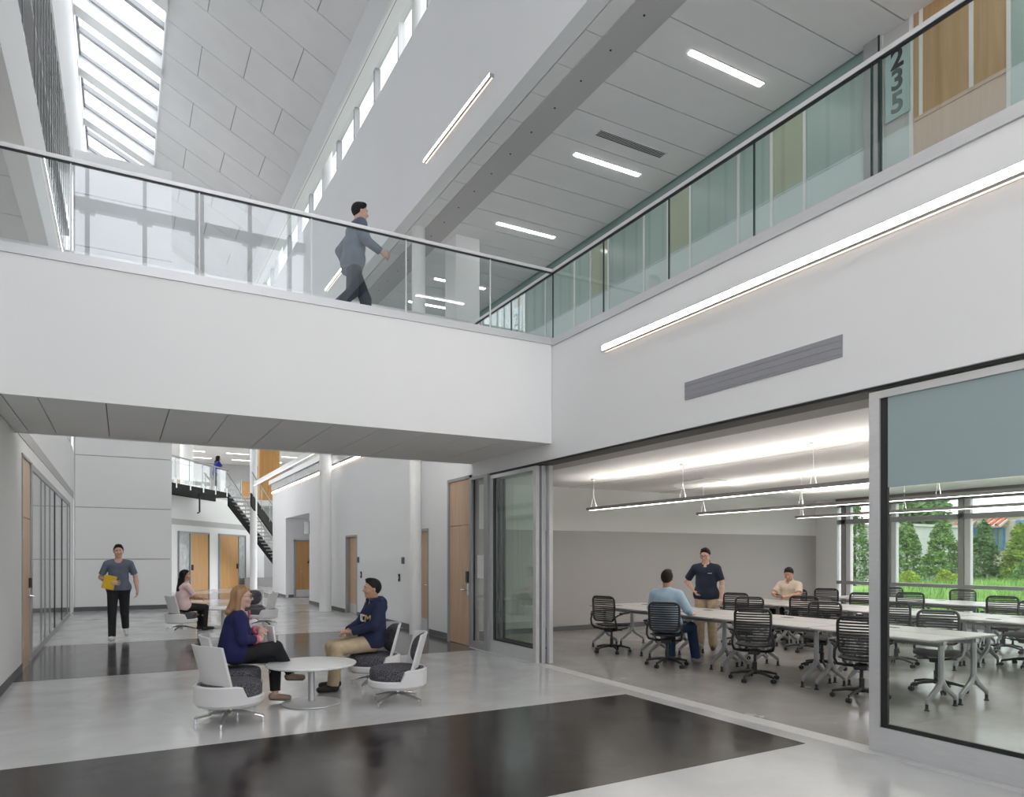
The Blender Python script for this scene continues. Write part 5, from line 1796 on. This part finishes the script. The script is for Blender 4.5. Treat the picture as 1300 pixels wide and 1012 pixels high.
# 3 young man in the hoodie
J = sit(-0.04, 0.44, neck=(-0.06, 0, 1.04), head=(-0.05, 0.0, 0), elL=(0.03, 0.25, 0.77), elR=(0.03, -0.25, 0.77), wrL=(0.26, 0.07, 0.69), wrR=(0.26, -0.07, 0.69),
        anL=(0.50, 0.14, 0.085), toeL=(0.67, 0.16, 0.036), anR=(0.40, -0.12, 0.085), toeR=(0.57, -0.13, 0.036), knL=(0.45, 0.13, 0.50), knR=(0.44, -0.13, 0.50),
        hands=[((0.7, -0.7, -0.1), (0, 0, -1), 0.5), ((0.7, 0.7, -0.1), (0, 0, -1), 0.5)])
p, q = make_person('seated young man with short black hair in a navy hooded sweatshirt and khaki trousers', (2.66, 8.42, 0.01), PI + 0.02, J,
                   dict(skin=sk_tan, hair='short', hairm=hair_black, top=navy, trousers=khaki, shoes=dark_shoe, sleeve='long', cuff=0.92, hem=-0.06, ease=0.024, leg_ease=0.022), s=0.985)
hd = Field(q['nb'] - 0.2, q['nb'] + 0.2, 0.007)
nb0, sp0, fw0, la0 = q['nb'], q['spine'], q['fwd'], q['lat']
for a in np.linspace(0.9, 2 * PI - 0.9, 9):
    c0 = nb0 + fw0 * 0.085 * math.cos(a) + la0 * 0.088 * math.sin(a) + sp0 * (0.02 + 0.012 * (1 - math.cos(a)))
    hd.ell(c0, (0.034, 0.034, 0.03), k=0.02)
hd.ell(nb0 - fw0 * 0.11 - sp0 * 0.015, (0.05, 0.09, 0.07), k=0.03)
link('hood', hd.mesh('hood', navy), p)
let_w = mat('white_letter', (0.75, 0.75, 0.75), 0.7); let_g = mat('gold_letter', (0.62, 0.45, 0.16), 0.7)
FR = np.stack([-la0 * -1.0, sp0, fw0], 1)
for ch, off, m_ in (('U', 0.10, let_w), ('C', 0.0, let_w), ('M', -0.105, let_g)):
    # letters wrap the chest of the sweatshirt: viewer's left to right runs from his right to his left
    ang = -off / 0.155
    ctr = nb0 - sp0 * 0.20 + fw0 * (0.145 * math.cos(ang) - 0.0) + la0 * 0.175 * math.sin(ang)
    nn = nrm(fw0 * math.cos(ang) + la0 * math.sin(ang) * 1.1)
    xx = nrm(np.cross(sp0, nn))
    M4 = Matrix(((xx[0], sp0[0], nn[0], ctr[0]), (xx[1], sp0[1], nn[1], ctr[1]), (xx[2], sp0[2], nn[2], ctr[2]), (0, 0, 0, 1)))
    me = text_mesh(ch, 0.125, m_, 0.012); me.transform(M4)
    link('letter', me, p)

# 4 long-haired woman in the background
J = sit(0.05, 0.44, head=(-0.6, 0.0, 0), elR=(0.16, -0.24, 0.74), wrR=(0.36, -0.10, 0.72), elL=(0.10, 0.24, 0.76), wrL=(0.34, 0.08, 0.70))
p, q = make_person('seated woman with long black hair in a pale pink top, in the background', (1.14, 16.46, 0.01), 0.35, J,
                   dict(skin=sk_tan, hair='long', hairm=hair_black, top=pink, trousers=black_t, shoes=black, sleeve='short', hem=-0.08, boots=True), s=0.96, female=True, h=0.009)

# 5 man crossing the bridge
J = stand(0.06, knL=(0.20, 0.09, 0.51), anL=(0.24, 0.09, 0.085), toeL=(0.41, 0.10, 0.04), knR=(-0.04, -0.10, 0.50), anR=(-0.33, -0.10, 0.20), toeR=(-0.24, -0.10, 0.06),
          elL=(-0.10, 0.25, 1.16), wrL=(0.02, 0.28, 0.92), elR=(0.10, -0.26, 1.16), wrR=(0.32, -0.24, 1.05), head=(0.0, 0.05, 0),
          hands=[((0.3, 0, -1), (0, -1, 0), 0.7), ((1, 0.1, -0.25), (0, 1, 0), 0.9)])
p, q = make_person('man in a steel blue jacket and dark trousers walking across the white bridge', (2.72, 9.35, F2 + 0.005), 0.0, J,
                   dict(skin=sk_light, hair='short', hairm=hair_black, top=steel, trousers=dark_navy, shoes=black, sleeve='long', cuff=0.92, hem=-0.16, ease=0.024, leg_ease=0.02), s=1.01, h=0.009)

# 6 woman on the far landing
J = stand(0.06, elL=(0.20, 0.23, 1.20), wrL=(0.42, 0.10, 1.10), elR=(0.20, -0.23, 1.20), wrR=(0.42, -0.10, 1.10), head=(0.1, -0.05, 0),
          hands=[((1, -0.3, 0), (0, 0, -1), 0.5), ((1, 0.3, 0), (0, 0, -1), 0.5)], anR=(0.1, -0.12, 0.085), toeR=(0.27, -0.14, 0.036), knR=(0.08, -0.1, 0.5))
p, q = make_person('dark-haired woman in a bright blue top standing on the far landing', (3.80, 35.05, 4.5), 0.15, J,
                   dict(skin=sk_tan, hair='shoulder', hairm=hair_dark, top=blue_top, trousers=black_t, shoes=black, sleeve='short', hem=-0.1, ease=0.03), s=0.98, female=True, h=0.012)

# 7 man in the light blue shirt, back to us
J = sit(0.02, 0.475, head=(0.12, 0.02, 0), neck=(-0.03, 0, 1.10), elR=(0.02, -0.29, 0.83), wrR=(0.22, -0.28, 0.74), elL=(0.05, 0.27, 0.83), wrL=(0.27, 0.24, 0.78),
        knR=(0.42, -0.20, 0.53), anR=(0.50, -0.24, 0.085), toeR=(0.67, -0.27, 0.036), knL=(0.42, 0.12, 0.53), anL=(0.36, 0.10, 0.085), toeL=(0.52, 0.12, 0.036),
        hands=[((1, 0, -0.1), (0, 0, -1), 0.4), ((1, 0, -0.1), (0, 0, -1), 0.4)])
p, q = make_person('man in a light blue shirt and jeans sitting with his back to us', (6.94, 7.88, 0.01), 0.45, J,
                   dict(skin=sk_tan, hair='short', hairm=hair_dark, top=sky_shirt, trousers=jeans, shoes=mat('grey_sneaker', (0.3, 0.27, 0.27), 0.7, var=0.1), soles=white_shoe, sleeve='long', cuff=0.6, hem=-0.10, ease=0.024, belly=0.02, leg_ease=0.02), s=1.0)

# 8 standing man in the navy polo, hand on hip
J = stand(0.03, elR=(-0.10, -0.36, 1.17), wrR=(0.06, -0.185, 1.00), elL=(0.02, 0.27, 1.14), wrL=(0.12, 0.27, 0.89), head=(-0.12, 0.30, 0),
          hands=[((0.25, -0.05, -1), (0, -1, 0), 0.5), ((0.55, 0.45, -0.55), (0, 1, 0.2), 0.5)])
p, q = make_person('standing man with glasses in navy polo and khaki trousers, hand on hip', (8.72, 8.92, 0.01), PI + 0.62, J,
                   dict(skin=sk_light, hair='short', hairm=hair_black, top=navy2, trousers=khaki, shoes=brown_shoe, sleeve='short', hem=-0.07, collar=navy2, glasses=True, ease=0.018, leg_ease=0.022), s=0.985, h=0.008)
M4 = q['nb'] - q['spine'] * 0.14 + q['fwd'] * 0.148 + q['lat'] * 0.085
for i in range(4):
    c0 = M4 + q['lat'] * (0.018 * (i - 1.5)) * 1.0
    MB().tube([c0 - q['spine'] * 0.008, c0 + q['spine'] * 0.008 + q['lat'] * 0.006], 0.0045, 5).build('chest_mark', let_w, p)

# 9 man in the cream polo, looking down at a phone
J = sit(0.07, 0.475, head=(0.15, 0.5, 0), elL=(0.16, 0.26, 0.85), elR=(0.16, -0.26, 0.85), wrL=(0.36, 0.07, 0.80), wrR=(0.36, -0.07, 0.80),
        hands=[((0.75, -0.6, 0.1), (0, 0, 1), 0.7), ((0.75, 0.6, 0.1), (0, 0, 1), 0.7)])
p, q = make_person('seated man with short dark hair in a cream polo looking down at a phone', (11.42, 9.42, 0.01), PI + 0.2, J,
                   dict(skin=sk_tan, hair='short', hairm=hair_dark, top=cream, trousers=black_t, shoes=black, sleeve='short', hem=-0.07, collar=cream, ease=0.018), s=1.0, h=0.009)
ph = thing('phone', 'dark phone held over the table by the man in the cream polo', 'phone', (10.96, 9.325, 0.86), PI + 0.2)
MB().rbox(-0.07, 0.07, -0.036, 0.036, -0.005, 0.003, 0.008).build('case', black_plastic, ph)
MB().rbox(-0.064, 0.064, -0.032, 0.032, 0.003, 0.004, 0.006).build('screen', black, ph)
ph.rotation_euler = (0, -0.3, PI + 0.2)
# ------------------------------------------------------------------ outside the classroom window
gd = MB()
NXg, NYg = 26, 30
vs, fs = [], []


def mound(x, y):
    r = min(1, max(0, (x - 18.2) / 5.0)); r = r * r * (3 - 2 * r)
    return -0.05 + r * (0.75 + 0.10 * math.sin(y * 0.5) - 0.35 * min(1, max(0, (y - 10.5) / 5)))


for i in range(NXg):
    for j in range(NYg):
        x = 16.5 + 60 * (i / (NXg - 1)) ** 1.8; y = -25 + 90 * j / (NYg - 1)
        vs.append((x, y, mound(x, y)))
for i in range(NXg - 1):
    for j in range(NYg - 1):
        a = i * NYg + j
        fs.append((a, a + NYg, a + NYg + 1, a + 1))
gd.add(vs, fs)
grass_m = mat('meadow_soil_green', (0.16, 0.28, 0.06), 0.9, var=0.3, scale=1.2)
gd.build('floor_garden', grass_m, kind='structure', smooth=True)
sbox('floor_path', mat('pale_path', (0.55, 0.53, 0.5), 0.8, var=0.05), 16.5, 18.3, -25, 40, -0.1, 0.0)
bl = MB()
for k in range(15000):
    x = 18.6 + 9.5 * random.random() ** 1.3; y = -2 + 17 * random.random()
    z = mound(x, y); h_ = random.uniform(0.18, 0.42); a = random.uniform(0, PI); w = 0.016
    dx, dy = random.gauss(0, 0.10), random.gauss(0, 0.10)
    c, s_ = math.cos(a) * w, math.sin(a) * w
    bl.add([(x - c, y - s_, z - 0.03), (x + c, y + s_, z - 0.03), (x + dx * 0.6 + c * .5, y + dy * .6 + s_ * .5, z + h_ * .65), (x + dx, y + dy, z + h_)], [(0, 1, 2), (0, 2, 3)])
bl.build('tall_grass', mat('grass_blades', (0.30, 0.50, 0.13), 0.8, var=0.35, scale=2.0), kind='stuff', label='tall green grass on the mound outside the classroom windows', cat='grass')


def leaf_cloud(n, fn, size, flat=0.5):
    m = MB()
    for _ in range(n):
        p, up = fn()
        a = Vector((random.gauss(0, 1), random.gauss(0, 1), random.gauss(0, 1) * flat)).normalized()
        b = a.cross(Vector((random.gauss(0, 1), random.gauss(0, 1), random.gauss(0, 1)))).normalized()
        sz = size * random.uniform(0.6, 1.3)
        p = Vector(p)
        m.add([p - a * sz, p + b * sz * 0.4, p + a * sz, p - b * sz * 0.4], [(0, 1, 2), (0, 2, 3)])
    return m


def conifer(label, x, y, z, H, R, m_, n=5200):
    t = thing('conifer_tree', label, 'tree', (x, y, z), 0, 'conifers outside the classroom')
    tr = MB(); tr.tube([(0, 0, -0.1), (0.02, 0, H * 0.5), (0, 0, H * 0.95)], [0.06, 0.04, 0.01], 7)
    tr.build('trunk', mat('bark', (0.08, 0.055, 0.035), 0.9, var=0.2), t, True)
    lob = [(random.uniform(0, 2 * PI), random.uniform(0.05, 0.95)) for _ in range(60)]

    def fn():
        if random.random() < 0.6:
            a0, q0 = random.choice(lob)
            a = a0 + random.gauss(0, 0.18); q = min(1, max(0.02, q0 + random.gauss(0, 0.02)))
            r = R * (1 - q) ** 0.6 * random.uniform(0.45, 1.15)
        else:
            a = random.uniform(0, 2 * PI); q = random.random() ** 1.35
            r = R * (1 - q) ** 0.6 * math.sqrt(random.uniform(0.1, 1)) * 0.95
        return (r * math.cos(a), r * math.sin(a), H * (0.02 + 0.98 * q) + 0.08 * r), None
    leaf_cloud(n, fn, 0.065, 0.5).build('foliage', m_, t, kind='stuff')
    return t


cg1 = mat('conifer_green', (0.18, 0.31, 0.075), 0.8, var=0.45, scale=3)
cg2 = mat('conifer_dark_green', (0.12, 0.23, 0.07), 0.8, var=0.45, scale=3)
cg3 = mat('conifer_yellow_green', (0.24, 0.34, 0.05), 0.8, var=0.4, scale=3)
conifer('first bright conifer from the left in the left garden window', 27.0, 16.75, 0.35, 2.75, 0.72, cg1, 6000)
conifer('broad conifer in the middle of the left garden window', 27.0, 15.35, 0.45, 2.6, 0.85, cg1, 7000)
conifer('darker conifer left in the right garden window', 27.0, 13.9, 0.5, 2.4, 0.62, cg2, 5500)
conifer('yellow-green conifer at the right edge of the garden window', 27.0, 12.75, 0.6, 2.15, 0.62, cg3, 5500)
conifer('tall dark conifer seen in the narrow window left of the aluminium post', 27.0, 19.0, 0.0, 3.9, 0.9, cg2)
conifer('conifer beyond the right edge of the garden', 27, 8.6, 0.6, 2.7, 1.1, cg1, 3000)


def shrub(label, x, y, R, H, m_, n=900):
    t = thing('garden_shrub', label, 'shrub', (x, y, mound(x, y)), 0, 'shrubs along the grass')
    s_ = MB()
    for k in range(6):
        a = k * 1.1
        s_.tube([(0, 0, 0), (R * 0.4 * math.cos(a), R * 0.4 * math.sin(a), H * 0.7)], 0.008, 5)
    s_.build('stems', MATS['bark'], t)

    def fn():
        a = random.uniform(0, 2 * PI); ph_ = random.uniform(-0.2, 1) * PI / 2; r = random.random() ** 0.4
        return (R * r * math.cos(ph_) * math.cos(a), R * r * math.cos(ph_) * math.sin(a), H * 0.45 + H * 0.5 * r * math.sin(ph_)), None
    leaf_cloud(n, fn, 0.045, 0.9).build('foliage', m_, t, kind='stuff')


yg = mat('shrub_yellow_green', (0.36, 0.46, 0.05), 0.8, var=0.3, scale=5)
shrub('bright yellow-green shrub before the first conifer', 23.0, 14.2, 0.36, 0.62, yg)
shrub('second yellow-green shrub in the middle of the left garden window', 23.4, 13.25, 0.26, 0.65, yg)
shrub('third small yellow-green shrub by the window post', 23.2, 12.75, 0.24, 0.5, yg, 600)
shrub('dull green bush between the conifers of the right window', 25.2, 11.6, 0.6, 0.8, cg2, 1200)
shrub('low yellow shrub in the narrow window left of the post', 22.0, 16.6, 0.5, 0.6, yg, 800)


def big_tree(label, x, y, H, R, n=6000):
    t = thing('pine_tree', label, 'tree', (x, y, 0), 0, 'distant pines')
    MB().tube([(0, 0, 0), (0.2, 0, H * 0.6), (0, 0.1, H * 0.9)], [0.3, 0.2, 0.06], 8).build('trunk', MATS['bark'], t, True)
    lob = [(random.uniform(0, 2 * PI), random.uniform(0.35, 1.0), random.uniform(0.3, 1)) for _ in range(28)]

    def fn():
        a, q, r = random.choice(lob)
        return (R * r * math.cos(a) + random.gauss(0, R * 0.16), R * r * math.sin(a) + random.gauss(0, R * 0.16), H * q + random.gauss(0, H * 0.045)), None
    leaf_cloud(n, fn, 0.30, 0.6).build('foliage', cg2, t, kind='stuff')


big_tree('large dark pine rising behind the left building', 42.4, 26.2, 5.4, 1.9)
big_tree('distant pine left of the garden', 41.5, 33.8, 6.2, 2.0, 4000)

# buildings across the garden
bs_m = mat('beige_stucco', (0.50, 0.43, 0.36), 0.9, var=0.05, scale=1.5)
bg_m = mat('grey_stucco', (0.42, 0.42, 0.41), 0.9, var=0.05, scale=1.5)
blue_fr = mat('blue_window_frame', (0.07, 0.22, 0.42), 0.5, var=0.05)
win_gl = mat('window_reflecting_glass', (0.22, 0.28, 0.34), 0.1, var=0.1)
red_tile = mat('red_roof_tile', (0.42, 0.10, 0.055), 0.7, var=0.2, scale=8)


def building(label, x, y0, y1, z1, m_, wins, roofs=()):
    t = thing('building', label, 'building', (x, (y0 + y1) / 2, 0), 0, 'buildings across the garden')
    yc = (y0 + y1) / 2
    MB().box(0, 6, y0 - yc, y1 - yc, -0.2, z1).build('wall', m_, t)
    MB().box(-0.1, 6.1, y0 - yc - 0.1, y1 - yc + 0.1, z1, z1 + 0.12).build('parapet', m_, t)
    for (a, b, c, d) in wins:
        f_ = MB().box(-0.12, 0.0, a - yc, b - yc, c, d).build('window', blue_fr, t)
        w2 = (b - a - 0.3) / 2
        for k in range(2):
            MB().box(-0.14, -0.10, a - yc + 0.1 + k * (w2 + 0.1), a - yc + 0.1 + k * (w2 + 0.1) + w2, c + 0.1, d - 0.1).build('pane', win_gl, f_)
    for (a, b, c, d) in roofs:
        r_ = MB()
        r_.add([(-1.0, a - yc, c), (-1.0, b - yc, c), (0, b - yc, d), (0, a - yc, d), (-1.0, a - yc, c - 0.12), (-1.0, b - yc, c - 0.12), (0, b - yc, d - 0.12), (0, a - yc, d - 0.12)],
               [(0, 1, 2, 3), (7, 6, 5, 4), (0, 4, 5, 1), (1, 5, 6, 2), (2, 6, 7, 3), (3, 7, 4, 0)])
        ro = r_.build('awning_roof', bs_m, t)
        n = int((b - a) / 0.32)
        for k in range(n):
            y = a - yc + (k + 0.5) * (b - a) / n
            MB().tube([(-1.03, y, c + 0.02), (0, y, d + 0.02)], 0.10, 7).build('tile_row', red_tile, ro, True)
    return t


building('beige stucco building with red tiled awnings across the garden', 46, 10, 28.2, 3.95, bs_m,
         [(24.1, 25.0, 2.4, 3.35), (22.5, 23.2, 2.0, 3.3), (26.9, 27.9, 2.9, 3.6), (20.8, 21.9, 0.8, 3.7), (14.8, 15.9, 1.7, 3.3), (11.8, 13.2, 0.8, 3.5)], [(24.1, 25.1, 3.4, 3.85), (22.3, 23.4, 3.4, 3.85)])
building('grey building with blue windows behind the left window bay', 33, 21.3, 27.0, 3.1, bg_m, [(21.7, 22.0, 1.5, 2.7), (21.7, 22.0, 0.1, 1.2), (24.2, 25.3, 1.4, 2.6)])
building('beige building beyond the right edge of the garden', 40, -6, 8, 3.8, bs_m, [(2, 4, 1.2, 3)])
